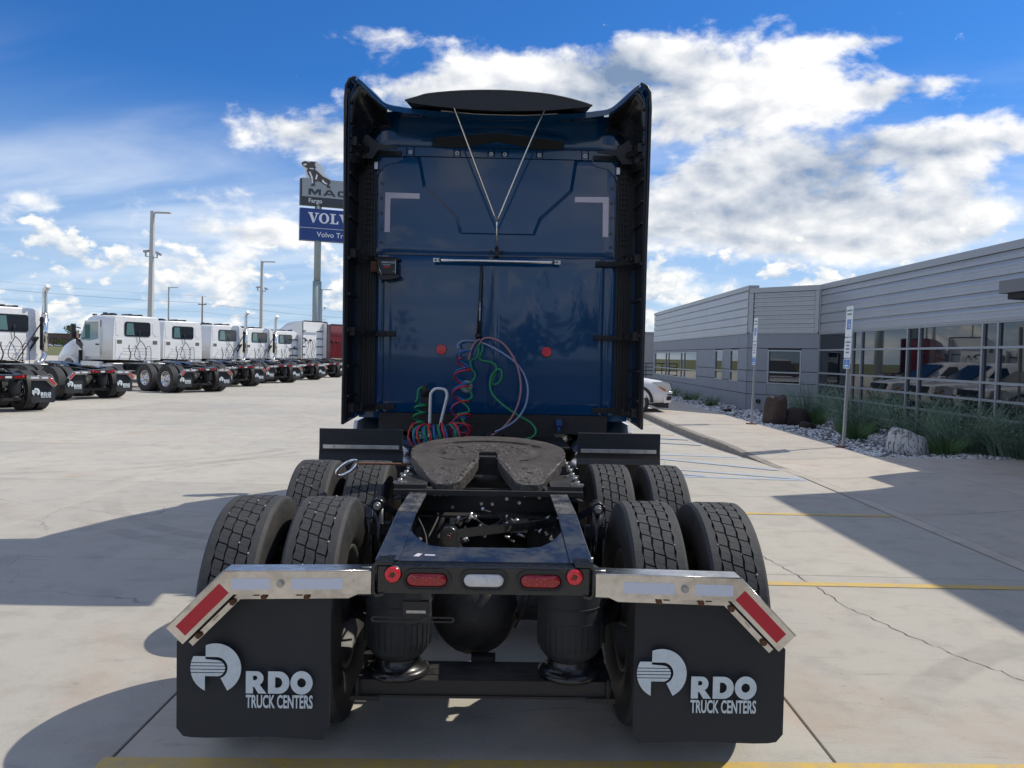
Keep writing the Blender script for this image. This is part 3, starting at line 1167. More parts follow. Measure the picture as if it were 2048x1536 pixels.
# glass wall
cols = [0.04, 2.49, 3.05, 5.60, 6.16, 8.68, 9.20, 12.06]
rz = [.34, .71, 1.06, 1.41, 2.11, 2.61]
for s in cols:
    b = MB(); wbox(b, W_NEAR, s - .027, s + .027, .12, 2.62, -.02, .042); b.build('mullion', M['frame_grey'], bld)
for z in rz:
    for a, c in zip(cols, cols[1:]):
        b = MB(); wbox(b, W_NEAR, a + .028, c - .028, z - .024, z + .024, -.02, .038); b.build('glazing_bar', M['frame_grey'], bld)
zr = [.12] + rz
for a, c in zip(cols, cols[1:]):
    for z0, z1 in zip(zr, zr[1:]):
        b = MB(); wbox(b, W_NEAR, a + .027, c - .027, z0 + .02, z1 - .02, -.02, -.006); b.build('pane', M['glass_tint'], bld)

# taller entrance block and its canopy
MB().box(0, 21, -40, 12.78 - BO.y, 0.1, 7.72).build('entrance_block', M['panel_grey'], bld)
cn = MB()
cn.prism([(7.74 - BO.x, 12.95 - BO.y), (9.44 - BO.x, 13.30 - BO.y), (9.44 - BO.x, 2 - BO.y), (7.74 - BO.x, 2 - BO.y)], 'XY', 2.90, 3.10)
cn.build('canopy', M['canopy'], bld, bevel=.01)
MB().prism([(7.80 - BO.x, 12.80 - BO.y), (9.44 - BO.x, 13.30 - BO.y), (9.44 - BO.x, 2.1 - BO.y), (7.80 - BO.x, 2.1 - BO.y)], 'XY', 2.80, 2.897).build('canopy_soffit', M['dark_fill'], bld)

# shed beyond the office
sh = thing('warehouse', 'pale concrete warehouse behind the far end of the office', 'building', (10, 62, 0))
MB().box(-1.2, 20, 0, 25, 0, 3.6).build('wall', material('pale precast', (.42, .41, .39), .8, var=(.4, .3)), sh)
MB().box(-1.25, 20, -.05, 25, 3.603, 3.75).build('coping', M['metal_trim'], sh)
fe = thing('railing', 'dark metal railing beside the far corner of the office', 'railing', (7.0, 47, 0))
for i in range(6):
    MB().box(-1.0 + .44 * i, -.96 + .44 * i, -.02, .02, 0.05, 1.45).build('post', M['black'], fe)
for z in (.5, .75, 1.0, 1.2, 1.42):
    MB().box(-1.0, 1.25, -.035, -.022, z, z + .05).build('rail', M['black'], fe)


# ------------------------------------------------------------------ parking signs
def isa_symbol(parent, mat, s):
    """wheelchair symbol, in a plane facing -X; s = height; centred on the parent"""
    m = MB()
    hd = arc(0.02 * s, .40 * s, .085 * s, 0, 360, 12)[:-1]
    def pr(poly, t=0): m.prism([(-u, v) for u, v in poly], 'YZ', -.0075 - t, -.0055)
    pr(hd)
    pr([(-.02 * s, .28 * s), (.07 * s, .28 * s), (.09 * s, .0), (.30 * s, .0), (.38 * s, -.36 * s), (.30 * s, -.38 * s), (.23 * s, -.09 * s), (.0, -.09 * s)])
    o = arc(.02 * s, -.18 * s, .27 * s, 115, 345, 12); i = arc(.02 * s, -.18 * s, .20 * s, 115, 345, 12)
    pr(o + i[::-1], .0005)
    return m.build('symbol', mat, parent)


def parking_sign(label, x, y, lean):
    z0 = walk_z(x, y)
    r = thing('parking_sign', label, 'sign', (x, y, z0), (0, lean, 0), 'accessible parking signs by the kerb')
    MB().box(-.025, .025, -.025, .025, 0, 2.62).build('post', M['galv'], r, bevel=.004, seg=1)
    MB().box(-.11, .11, -.11, .11, .0, .022).build('base_plate', M['rust'], r)
    zt = 2.16
    def plate(z0, z1, mat, w=.305):
        m = MB()
        hw = w / 2; c = .02
        poly = []
        for sx, sz in ((1, -1), (1, 1), (-1, 1), (-1, -1)):
            cy, cz = sx * (hw - c), (z0 if sz < 0 else z1) - sz * c
            a0 = {(1, -1): -90, (1, 1): 0, (-1, 1): 90, (-1, -1): 180}[(sx, sz)]
            poly += arc(cy, cz, c, a0, a0 + 90, 3)
        m.prism(poly, 'YZ', -.0325, -.029)
        return m.build('sign_plate', mat, r)
    p = plate(2.10, 2.68, M['isa_white'])
    m = MB().box(-.0345, -.033, -.085, .085, 2.24, 2.43); m.build('blue_square', M['isa_blue'], p)
    s = isa_symbol(p, M['isa_white'], .16); s.location = (-.029, 0, 2.335)
    for body, z, sz in (('RESERVED', 2.58, .05), ('PARKING', 2.51, .05)):
        lettering('lettering', body, sz, M['isa_green'], p, (-.0335, 0, z), (pi / 2, 0, -pi / 2), align='CENTER', bold=.001)
    q = plate(1.70, 2.085, M['isa_white'])
    for w, z in ((.20, 1.985), (.14, 1.92), (.16, 1.855), (.15, 1.79)):
        MB().box(-.0342, -.033, -w / 2, w / 2, z, z + .028).build('text_line', M['isa_text'], q)
    b = plate(1.50, 1.685, M['isa_white'])
    MB().box(-.0345, -.033, -.138, .138, 1.515, 1.67).build('blue_square', M['isa_blue'], b)
    s = isa_symbol(b, M['isa_white'], .08); s.location = (-.029, 0, 1.625)
    MB().box(-.0358, -.0345, -.09, .09, 1.54, 1.565).build('text_line', M['isa_white'], b)
    for z in (2.655, 2.125, 2.06, 1.715):
        MB().cyl((-.037, 0, z), (-.028, 0, z), .009, n=8).build('bolt', M['steel'], r)


parking_sign('accessible parking sign on the nearer pole beside the white veined boulder', 6.33, 15.30, 0.022)
parking_sign('accessible parking sign on the farther pole before the building corner', 6.08, 20.36, 0.022)

# ------------------------------------------------------------------ wheels shared by every truck
TYRE_R = 0.52


def tyre_meshes():
    half = [(.285, .085), (.300, .105), (.335, .125), (.385, .138), (.430, .139), (.468, .131), (.492, .1235), (.503, .119)]
    prof = [(r, -x) for r, x in half] + [(.506, -.112), (.5035, -.070), (.5035, .070), (.506, .112)] + [(r, x) for r, x in half[::-1]] + [(.285, -.085)]
    side = MB()
    side.lathe(prof, (0, 0, 0), (1, 0, 0), 72)
    tyre = side.mesh('tyre', [M['tyre_side']])
    # tread: shoulder ribs with wavy inner edges, three rows of sliced blocks
    t = MB()
    N = 42

    def P(x, a, r): return (x, r * cos(a), r * sin(a))
    for sgn in (-1, 1):
        n = N * 2
        rings = []
        for i in range(n):
            a = 2 * pi * i / n
            xi = .0735 + (.0035 if i % 2 else -.0035)
            rings.append([P(sgn * xi, a, .500), P(sgn * xi, a, .5165), P(sgn * .107, a, .5150), P(sgn * .1185, a, .5045), P(sgn * .121, a, .495)])
        vs = [p for r in rings for p in r]
        m5 = 5
        fs = []
        for i in range(n):
            j = (i + 1) % n
            for k in range(4):
                q = (i * m5 + k, i * m5 + k + 1, j * m5 + k + 1, j * m5 + k)
                fs.append(q if sgn > 0 else q[::-1])
        t.add(vs, fs)
    pitch = 2 * pi / N
    for c, (xc, hw) in enumerate(((-.0475, .0193), (0.0, .0203), (.0475, .0193))):
        for i in range(N):
            a0 = (i + (.30 if c == 1 else .62 if c == 2 else 0.0)) * pitch
            for h in range(2):
                b0 = a0 + pitch * (.045 if h == 0 else .49)
                b1 = a0 + pitch * (.475 if h == 0 else .955)
                mid = (b0 + b1) / 2
                dx0, dx1 = (-.0022, .0022) if h == 0 else (.0022, -.0022)
                skew = pitch * .09
                poly = [(xc - hw + dx0, b0 - skew), (xc + hw + dx0, b0 + skew), (xc + hw + dx1 * .2, mid + skew), (xc + hw + dx1, b1 + skew), (xc - hw + dx1, b1 - skew), (xc - hw + dx1 * .2, mid - skew)]
                k = len(poly)
                vs = [P(x, a, .500) for x, a in poly] + [P(x, a, .5175) for x, a in poly]
                fs = [tuple(range(k, 2 * k))[::-1]] + [(q, k + q, k + (q + 1) % k, (q + 1) % k) for q in range(k)]
                t.add(vs, fs)
    tread = t.mesh('tread', M['tyre'])
    # plain ribbed tread for the other trucks
    p2 = []
    x = -.121
    for w, gap in ((.042, .007), (.040, .007), (.050, .007), (.040, .007), (.042, 0)):
        p2 += [(.500, x), (.515, x + .001), (.515, x + w - .001), (.500, x + w)]
        x += w + gap
    ribbed = MB().lathe(p2, (0, 0, 0), (1, 0, 0), 48, smooth=False).mesh('tread', M['tyre'])
    # dished steel rim, hub outwards on +X
    rim = MB()
    rim.lathe([(.285, -.10), (.292, -.085), (.272, -.07), (.262, .06), (.283, .085), (.290, .105), (.278, .108), (.262, .095), (.245, .045), (.20, -.02), (.165, -.03), (.150, .0), (.140, .06), (.085, .075), (.07, .11), (.0, .115)], (0, 0, 0), (1, 0, 0), 40)
    for i in range(10):
        a = 2 * pi * i / 10
        rim.cyl((.0 - .03, .182 * cos(a), .182 * sin(a)), (.02, .182 * cos(a), .182 * sin(a)), .013, n=6)
    rim_me = rim.mesh('rim', M['alu'])
    rim_dark = rim.mesh('rim', M['rim_dark'])
    drum = MB().lathe([(.21, -.16), (.215, .05), (.0, .05)], (0, 0, 0), (1, 0, 0), 24).mesh('brake_drum', M['grime'])
    return tyre, tread, ribbed, rim_me, drum, rim_dark


TYRE, TREAD, RIBBED, RIM, DRUM, RIM_DARK = tyre_meshes()


_pb = MB()
_rp = random.Random(77)
for _ in range(24):
    _a, _x = _rp.uniform(0, 2 * pi), _rp.choice((-.0715, -.0235, .0235, .0715)) + _rp.uniform(-.002, .002)
    _pb.ball((_x, .5165 * cos(_a), .5165 * sin(_a)), _rp.uniform(.0025, .0055), 6, 4)
PEBBLES = _pb.mesh('pebbles', material('trapped pebbles', (.42, .40, .36), .8))


def wheel(root, x, y, outward, tread=None, turn=0.0, drum=True):
    w = bpy.data.objects.new('wheel', None)
    COL.objects.link(w)
    w.parent = root
    w.location = (x, y, TYRE_R - .004)
    w.rotation_euler = (turn, 0, 0 if outward > 0 else pi)
    put('tyre', TYRE, w)
    put('tread', tread or TREAD, w)
    put('rim', RIM_DARK if tread is TREAD else RIM, w)
    if drum:
        put('brake_drum', DRUM, w)
    if tread is TREAD:
        put('pebbles', PEBBLES, w)['kind'] = 'stuff'
    return w


# ------------------------------------------------------------------ dealer emblem and words on the mud flaps
def dealer_logo():
    """split disc with a running letter form; unit = metres, origin at its centre"""
    s = .0482 / 97.5     # drawing unit
    m = MB()

    def pr(poly, t=0.0):
        m.prism([(u * s, -v * s) for u, v in poly], 'XZ', -.0022 - t, 0)
    R = 195
    # outer hook, top and right
    o = [(-78, -R * .98 + 8)] + [(R * sin(radians(a)), -R * cos(radians(a))) for a in range(-18, 154, 6)]
    o = [(-78, -sqrt(R * R - 78 * 78))] + [(R * sin(radians(a)), -R * cos(radians(a))) for a in range(-20, 153, 6)] + [(R * sin(radians(153)), -R * cos(radians(153)))]
    i = [(38, 78)] + [(5 + 86 * sin(radians(a)), -3 - 86 * cos(radians(a))) for a in range(150, -1, -8)] + [(-78, -89)]
    pr(o + i)
    # inner disc cut by stripes
    cuts = [(-93, -64), (-64, -46), (-39, -21), (-14, 5), (12, 31), (38, 62)]

    def left(v): return -sqrt(max(R * R - v * v, 1))

    def right(v):
        if v < -64: return -80
        return 8 + sqrt(max(63 * 63 - v * v, 0)) if abs(v) < 63 else 8
    for a, b in cuts:
        n = 4
        L = [(left(a + (b - a) * k / n), a + (b - a) * k / n) for k in range(n + 1)]
        Rr = [(right(a + (b - a) * k / n), a + (b - a) * k / n) for k in range(n + 1)]
        pr(L + Rr[::-1], .0002)
    lo = [(left(62 + 113 * k / 8), 62 + 113 * k / 8) for k in range(9)]
    pr(lo + [(-84, 178), (-84, 62)], .0004)
    return m.mesh('emblem', M['white_print'])


def heavy_letters():
    """R D O drawn as wide heavy capitals, height 1, origin at lower left"""
    m = MB()

    def pr(poly, t=0.0): m.prism(poly, 'XZ', -.0022 / .0862 - t, 0)
    # R
    pr([(0, 0), (.34, 0), (.34, 1), (0, 1)])
    o = [(.34, 1)] + arc(.52, .68, .32, 90, -90, 12) + [(.34, .36)]
    i = [(.34, .80)] + arc(.45, .70, .10, 90, -90, 12) + [(.34, .60)]
    m.ribbon(o, i, 'XZ', -.0022 / .0862, 0)
    pr([(.34, .359), (.66, .395), (.98, 0), (.60, 0), (.40, .30), (.34, .30)], .002)
    # D
    x = 1.06
    pr([(x, 0), (x + .34, 0), (x + .34, 1), (x, 1)])
    o = [(x + .34, 1)] + arc(x + .52, .5, .5, 90, -90, 16) + [(x + .34, 0)]
    i = [(x + .34, .74)] + arc(x + .44, .5, .24, 90, -90, 16) + [(x + .34, .26)]
    m.ribbon(o, i, 'XZ', -.0022 / .0862, 0)
    # O
    x = 2.66
    m.ribbon(arc(x, .5, .53, 0, 360, 28)[:-1], arc(x, .5, .21, 0, 360, 28)[:-1], 'XZ', -.0022 / .0862, 0)
    for i_, v in enumerate(m.v):
        m.v[i_] = (v[0] * .0800, v[1] * .0862, v[2] * .0862)
    return m.mesh('wordmark', M['white_print'])


EMBLEM = dealer_logo()
WORDMARK = heavy_letters()
_tc = text_mesh('TRUCK CENTERS', .070, sx=.66, bold=.0016, depth=.0010).copy()
_tc.materials.clear(); _tc.materials.append(M['white_print'])
_w = max(v.co.x for v in _tc.vertices) - min(v.co.x for v in _tc.vertices)
for v in _tc.vertices:
    v.co.x *= .256 / _w
TAGLINE = _tc


def flap_mesh(s):
    """hanging rubber flap, s = -1 left, 1 right; slightly bowed"""
    m = MB()
    nx, nz = 10, 12
    xi, xo = s * .590, s * 1.182
    fr, bk = [], []
    for j in range(nz + 1):
        for i in range(nx + 1):
            u, v = i / nx, j / nz
            zb = .222 + .018 * u + .010 * sin(u * 5)
            zt = .845 if u < .62 else .845 - (u - .62) / .38 * .245
            x = xi + (xo - xi) * u
            z = zb + (zt - zb) * v
            c = .028
            if v < .06:     # clipped lower corners
                if u < .05: x += s * c * .8 if i == 0 and j == 0 else 0
                if u > .95: x -= s * c * .9 if i == nx and j == 0 else 0
            y = -.735 - .028 * (1 - v) ** 2 * sin(pi * (u * .9 + .1)) - .006 * sin(u * 7 + 1)
            fr.append((x, y, z)); bk.append((x, y + .009, z))
    w = nx + 1
    fs = []
    for j in range(nz):
        for i in range(nx):
            q = (j * w + i, j * w + i + 1, (j + 1) * w + i + 1, (j + 1) * w + i)
            fs.append(q if s > 0 else q[::-1])
    m.add(fr, fs, True)
    m.add(bk, [f[::-1] for f in fs], True)
    edge = list(range(w)) + [j * w + nx for j in range(1, nz + 1)] + [nz * w + i for i in range(nx - 1, -1, -1)] + [j * w for j in range(nz - 1, 0, -1)]
    n = len(edge)
    vs = [fr[e] for e in edge] + [bk[e] for e in edge]
    q = [(i, n + i, n + (i + 1) % n, (i + 1) % n) for i in range(n)]
    m.add(vs, q if s > 0 else [f[::-1] for f in q])
    return m.mesh('mud_flap', M['flap'])


FLAPS = {s: flap_mesh(s) for s in (-1, 1)}


def bracket_mesh(s):
    """folded stainless hanger: arm, knee and drop, with a bottom flange"""
    m = MB()
    path = [(.418, .921), (.962, .912), (1.174, .697)]
    wid = .088

    def seg(p, q, trim0, trim1):
        d = Vector((q[0] - p[0], q[1] - p[1])); L = d.length; d.normalize()
        nrm = Vector((d.y, -d.x))
        return d, nrm
    d1, n1 = seg(path[0], path[1], 0, 0)
    d2, n2 = seg(path[1], path[2], 0, 0)
    n1 = Vector((0, -1)); n2 = Vector((d2.y, -d2.x))
    if n2.y > 0: n2 = -n2
    bis = (n1 + n2).normalized(); k = 1 / bis.dot(n1)

    def off(i, w):
        p = Vector(path[i])
        if i == 0: return p + n1 * w
        if i == 1: return p + bis * k * w
        return p + n2 * w
    y0, y1 = -.865, -.775
    # face (outline of the folded strip) with a top lip and a lower flange set back
    top = [off(i, 0) for i in range(3)]
    low = [off(i, wid) for i in range(3)]
    end = Vector((path[2][0], path[2][1]))
    face_front, lip_back = [], []
    for i in range(2):
        a, b, c, d = top[i], top[i + 1], low[i + 1], low[i]
        m.prism([(s * a.x, a.y), (s * b.x, b.y), (s * c.x, c.y), (s * d.x, d.y)], 'XZ', y0, y0 + .003)
        # top lip
        h = [off(i, .003), off(i + 1, .003)]
        m.prism([(s * a.x, a.y), (s * b.x, b.y), (s * h[1].x, h[1].y), (s * h[0].x, h[0].y)], 'XZ', y0 + .0031, y1)
        # return under the face
        u = [off(i, wid - .003), off(i + 1, wid - .003)]
        m.prism([(s * u[0].x, u[0].y), (s * u[1].x, u[1].y), (s * c.x, c.y), (s * d.x, d.y)], 'XZ', y0 + .0031, y0 + .045)
    for i in range(2):
        a, b = off(i, .001), off(i + 1, .001)
        m.cyl((s * a.x, y0 + .001, a.y), (s * b.x, y0 + .001, b.y), .0028, n=8)
    face = m
    fl = MB()
    gp = MB()
    for i in range(2):
        a, b = off(i, wid + .009), off(i + 1, wid + .009)
        c, d = off(i + 1, wid + .030), off(i, wid + .030)
        if i == 0:
            a = a + Vector((.045, 0)); d = d + Vector((.09, 0))
        fl.prism([(s * a.x, a.y), (s * b.x, b.y), (s * c.x, c.y), (s * d.x, d.y)], 'XZ', -.822, -.819)
        e = [off(i, wid - .02), off(i + 1, wid - .02), off(i + 1, wid + .02), off(i, wid + .02)]
        gp.prism([(s * p.x, p.y) for p in e], 'XZ', -.816, -.812)  # dark strip that paints the shade in the gap under the face

    def strip(t0, t1, i, w0, w1, mat):
        p, q = Vector(path[i]), Vector(path[i + 1])
        d = (q - p).normalized(); nn = n1 if i == 0 else n2
        pts = [p + d * t0 + nn * w0, p + d * t1 + nn * w0, p + d * t1 + nn * w1, p + d * t0 + nn * w1]
        t = MB().prism([(s * a.x, a.y) for a in pts], 'XZ', y0 - .0012, y0)
        return t.mesh('reflective_tape', M[mat])
    T = [strip(.105, .295, 0, .028, .070, 'tape_white'), strip(.372, .515, 0, .028, .070, 'tape_white'), strip(.045, .272, 1, .022, .072, 'tape_red')]
    bolts = []
    for t, w, i, yy in ((.334, .047, 0, y0), (.245, wid + .020, 0, -.822), (.405, wid + .020, 0, -.822), (.075, wid + .018, 1, -.822), (.255, wid + .018, 1, -.822)):
        p, q = Vector(path[i]), Vector(path[i + 1]); d = (q - p).normalized(); nn = n1 if i == 0 else n2
        c = p + d * t + nn * w
        bolts.append((s * c.x, yy, c.y))
    slots = []
    for t, w, i in ((.275, wid + .016, 0), (.435, wid + .016, 0), (.165, wid + .016, 1)):
        p, q = Vector(path[i]), Vector(path[i + 1]); d = (q - p).normalized(); nn = n1 if i == 0 else n2
        a, b = p + d * (t - .012) + nn * w, p + d * (t + .012) + nn * w
        sm = MB().bar((s * a.x, -.8228, a.y), (s * b.x, -.8228, b.y), .0016, .010, up=(0, 1, 0))
        sm.v = [tuple(v) for v in sm.v]
        slots.append(sm.mesh('slot', M['dark_fill']))
    return face.mesh('flap_hanger', M['hanger']), fl.mesh('flange', M['hanger']), T, bolts, slots, gp.mesh('gap_shade_strip', M['dark_fill'])


HANG = {s: bracket_mesh(s) for s in (-1, 1)}
BOLT_DARK = MB().cyl((0, -.014, 0), (0, 0, 0), .012, n=6).mesh('bolt', M['rust'])
BOLT_LIGHT = MB().cyl((0, -.010, 0), (0, 0, 0), .011, n=6).cyl((0, -.003, 0), (0, 0, 0), .016, n=12).mesh('bolt', M['steel'])


def capsule(hw, hh, n=10):
    """outline of a rounded oval, half width hw, half height hh"""
    return arc(hw - hh, 0, hh, -90, 90, n) + arc(-hw + hh, 0, hh, 90, 270, n)


def oval_lamp(root, x, z, y, kind):
    name, lab, mat = {'red': ('tail_lamp', None, 'lens_red'), 'clear': ('reversing_lamp', None, 'lens_clear')}[kind]
    m = MB()
    o = [(x + u, z + v) for u, v in capsule(.092, .040)]
    i = [(x + u, z + v) for u, v in capsule(.078, .026)]
    i2 = [(x + u, z + v) for u, v in capsule(.084, .033)]
    m.ribbon(o, i2, 'XZ', y - .010, y); m.ribbon(i2, i, 'XZ', y - .006, y)
    lamp = m.build(name, M['black'], root)
    L = MB()
    prev = None
    rings = []
    for k, (sc, d) in enumerate(((1.0, 0), (.93, .006), (.75, .010), (.4, .012))):
        rings.append([(x + u * sc, y - .001 - d, z + v * sc) for u, v in capsule(.077, .025)])
    L.loft(rings, True, True, True)
    L.build('lens', M[mat], lamp)
    if kind == 'red':
        d = MB()
        for q in range(-4, 5):
            for rr in (-.010, .0, .010):
                if (q + int(rr * 100)) % 2 == 0:
                    d.ball((x + q * .0145, y - .0118 + abs(q) * .0008, z + rr), .0032, 6, 4)
        o_ = d.build('led', M['led'], lamp); o_['kind'] = 'stuff'
    else:
        MB().lathe([(.020, .006), (.019, .012), (.010, .0145), (0, .015)], (x, y, z), (0, -1, 0), 16).build('bulb_dome', M['lens_clear'], lamp)
    return lamp


def round_marker(root, x, z, y):
    m = MB().lathe([(.034, 0), (.033, .006), (.029, .010)], (x, y, z), (0, -1, 0), 20)
    o = m.build('marker_lamp', M['black'], root)
    MB().lathe([(.0305, .004), (.029, .013), (.022, .016), (.012, .016), (.0095, .012), (.008, .012)], (x, y, z), (0, -1, 0), 20).build('lens', M['lens_marker'], o)
    MB().lathe([(.010, .0125), (.006, .0145), (0, .015)], (x, y, z), (0, -1, 0), 12).build('centre_cap', M['rust'], o)
    return o


_chassis_cache = {}


def shared(key, fn):
    if key not in _chassis_cache:
        _chassis_cache[key] = fn()
    return _chassis_cache[key]


FW_TILT = .085


def fifth_wheel_meshes():
    out = []
    # plan outline, local x, y (forward), front at +y
    pts = arc(0, .10, .475, 5, 175, 26)
    left = [(-.470, .02), (-.440, -.16), (-.375, -.36), (-.300, -.545), (-.270, -.575), (-.185, -.575), (-.150, -.54), (-.085, -.32), (-.058, -.16), (-.056, .02)]
    notch = arc(0, .02, .056, 180, 0, 8)
    right = [(-x, y) for x, y in left[::-1]]
    pts = pts + left + notch[1:-1] + right
    n = len(pts)

    def zt(x, y):
        r = sqrt(x * x + (y - .1) ** 2)
        z = -.010 * (1 if .28 < r < .34 else 0) - .006 * (r < .2)
        if y < -.22: z -= .18 * (-.22 - y) ** 1.3
        return z
    top = MB()
    # fan of concentric shrunk outlines so the plate has relief
    rings = []
    cx, cy = 0.0, .24
    for k, s in enumerate((1.0, .985, .93, .86, .78, .70, .62, .5, .36, .2)):
        ring = []
        for x, y in pts:
            if abs(x) < .16 and y < .10:
                X, Y = x, y + (1 - s) * .04        # keep the throat open
                X, Y = x + (cx - x) * (1 - s) * .0, y + (cy - y) * (1 - s) * (.0 if abs(x) < .07 else .3)
            else:
                X, Y = cx + (x - cx) * s, cy + (y - cy) * s
            ring.append((X, Y, zt(X, Y) - (.010 if k == 0 else 0)))
        rings.append(ring)
    return pts, zt


def fifth_wheel(root, lumpy):
    pts, zt = shared('fw', fifth_wheel_meshes)

    def mk_plate():
        from mathutils.geometry import delaunay_2d_cdt
        dense = []
        for (xa, ya), (xb, yb) in zip(pts, pts[1:] + pts[:1]):
            k = max(1, int(sqrt((xb - xa) ** 2 + (yb - ya) ** 2) / .03))
            dense += [(xa + (xb - xa) * q / k, ya + (yb - ya) * q / k) for q in range(k)]
        nb = len(dense)

        def inside(x, y):
            r = False
            for (xa, ya), (xb, yb) in zip(dense, dense[1:] + dense[:1]):
                if (ya > y) != (yb > y) and x < (xb - xa) * (y - ya) / (yb - ya) + xa:
                    r = not r
            return r
        grid = [(-.5 + .028 * i + (.014 if j % 2 else 0), -.6 + .026 * j) for i in range(36) for j in range(48)]
        P2 = [Vector(p) for p in dense] + [Vector(p) for p in grid if inside(*p)]
        v2, e2, f2, *_r = delaunay_2d_cdt(P2, [(i, (i + 1) % nb) for i in range(nb)], [], 0, 1e-5)
        bm = bmesh.new()
        vs = [bm.verts.new((v.x, v.y, 0)) for v in v2]
        for f in f2:
            cx = sum(v2[i].x for i in f) / 3; cy = sum(v2[i].y for i in f) / 3
            if inside(cx, cy):
                bm.faces.new([vs[i] for i in f])
        bmesh.ops.recalc_face_normals(bm, faces=bm.faces[:])
        rr = random.Random(4)
        geom = bmesh.ops.extrude_face_region(bm, geom=bm.faces[:])
        up = [e for e in geom['geom'] if isinstance(e, bmesh.types.BMVert)]
        upset = set(up)
        for v in up:
            v.co.z = zt(v.co.x, v.co.y)
            if lumpy:
                q = v.co
                rough = sqrt(q.x * q.x * .8 + (q.y - .1) ** 2 * 1.3) < .23 or q.y < -.30
                v.co.z += rr.uniform(-.0038, .0034) if rough else rr.uniform(-.0008, .0012)
        for v in bm.verts:
            if v not in upset:
                x, y = v.co.x, v.co.y
                d = max(0, -.10 - y)
                v.co.z = -.052 - .14 * d ** 1.2
        bmesh.ops.recalc_face_normals(bm, faces=bm.faces[:])
        me = bpy.data.meshes.new('top_plate')
        bm.to_mesh(me); bm.free()
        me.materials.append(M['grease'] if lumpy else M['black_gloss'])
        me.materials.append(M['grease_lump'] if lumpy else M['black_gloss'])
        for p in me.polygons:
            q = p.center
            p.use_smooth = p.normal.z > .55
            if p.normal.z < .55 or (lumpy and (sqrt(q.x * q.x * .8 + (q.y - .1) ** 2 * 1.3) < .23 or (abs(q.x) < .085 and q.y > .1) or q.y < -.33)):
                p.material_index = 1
        return me
    me = shared(('plate', lumpy), mk_plate)
    base_z = 1.128
    fw = put('fifth_wheel', me, root, (-.012, 1.03, base_z), bevel=.006 if lumpy else 0, rot=(FW_TILT, 0, .012))

    def rings():
        m = MB()
        for r0, r1, z in ((.365, .372, .0015), (.285, .291, -.0085)):
            a = [(r1 * cos(radians(t)), .1 + r1 * .86 * sin(radians(t))) for t in range(-60, 241, 10)]
            b = [(r0 * cos(radians(t)), .1 + r0 * .86 * sin(radians(t))) for t in range(-60, 241, 10)]
            for i in range(len(a) - 1):
                m.prism([a[i], a[i + 1], b[i + 1], b[i]], 'XY', -.008, z)
        return m.mesh('wear_ring', M['grease'] if lumpy else M['black'])
    put('wear_ring', shared(('fwr', lumpy), rings), fw)
    if lumpy:
        rr = random.Random(9)
        g = MB()
        for _ in range(110):
            a = rr.uniform(-.4, pi + .4); q = rr.uniform(.06, .21)
            x, y = q * cos(a) * 1.3, .1 + q * sin(a) * .9
            if abs(x) < .075 and y < .12: continue
            g.ball((x, y, zt(x, y)), rr.uniform(.005, .013), 6, 4, (1.5, 1.2, .25))
        for _ in range(90):
            t = rr.random(); sg = rr.choice((-1, 1))
            x, y = sg * (.062 + .10 * t), -.1 - .42 * t
            g.ball((x, y, -.004 + zt(x, y)), rr.uniform(.008, .02), 6, 4, (1, 1.3, .4))
        for _ in range(60):
            x, y = rr.uniform(-.26, .26), rr.uniform(-.56, -.3)
            if abs(x) < .17: continue
            g.ball((x, y, zt(x, y)), rr.uniform(.005, .012), 6, 4, (1.8, .8, .3))
        o = g.build('grease_lumps', M['grease_lump'], fw); o['kind'] = 'stuff'

    def jaw():
        m = MB().box(-.075, .075, -.02, .12, -.06, -.015)
        m.cyl((-.3, -.12, -.13), (.3, -.12, -.13), .028, n=10)
        m.box(-.05, .05, .03, .06, -.03, .004)
        m.box(-.30, -.12, -.25, .1, -.10, -.05).box(.12, .30, -.25, .1, -.10, -.05)
        return m.mesh('jaw', M['grime'])
    put('jaw', shared('jaw', jaw), fw)

    def base():
        m = MB()
        m.box(-.50, .50, .38, .41, .985, 1.012)        # front lip of the slide plate
        m.box(-.50, -.30, .4105, 1.75, 1.003, 1.015).box(.30, .50, .4105, 1.75, 1.003, 1.015)
        for s in (-1, 1):
            m.box(s * .33, s * .50, .42, 1.72, 1.016, 1.034)
            m.prism([(s * .34, 1.034), (s * .46, 1.034), (s * .44, 1.085), (s * .36, 1.085)], 'XZ', .85, 1.15)
            m.bar((s * .30, .42, 1.0), (s * .50, .43, .955), .06, .012)
        return m.mesh('mounting_base', M['grime'])
    b = put('mounting_base', shared('fwb', base), root)

    def bolts():
        m = MB()
        for s in (-1, 1):
            for k in range(9):
                y = .47 + k * .15
                m.cyl((s * .475, y, 1.034), (s * .475, y, 1.058), .014, n=6)
                if k % 2 == 0: m.box(s * .44, s * .51, y - .02, y + .02, 1.034, 1.042)
        return m.mesh('bolts', M['steel'])
    put('bolts', shared('fwbolts', bolts), root)['kind'] = 'stuff'
    return fw


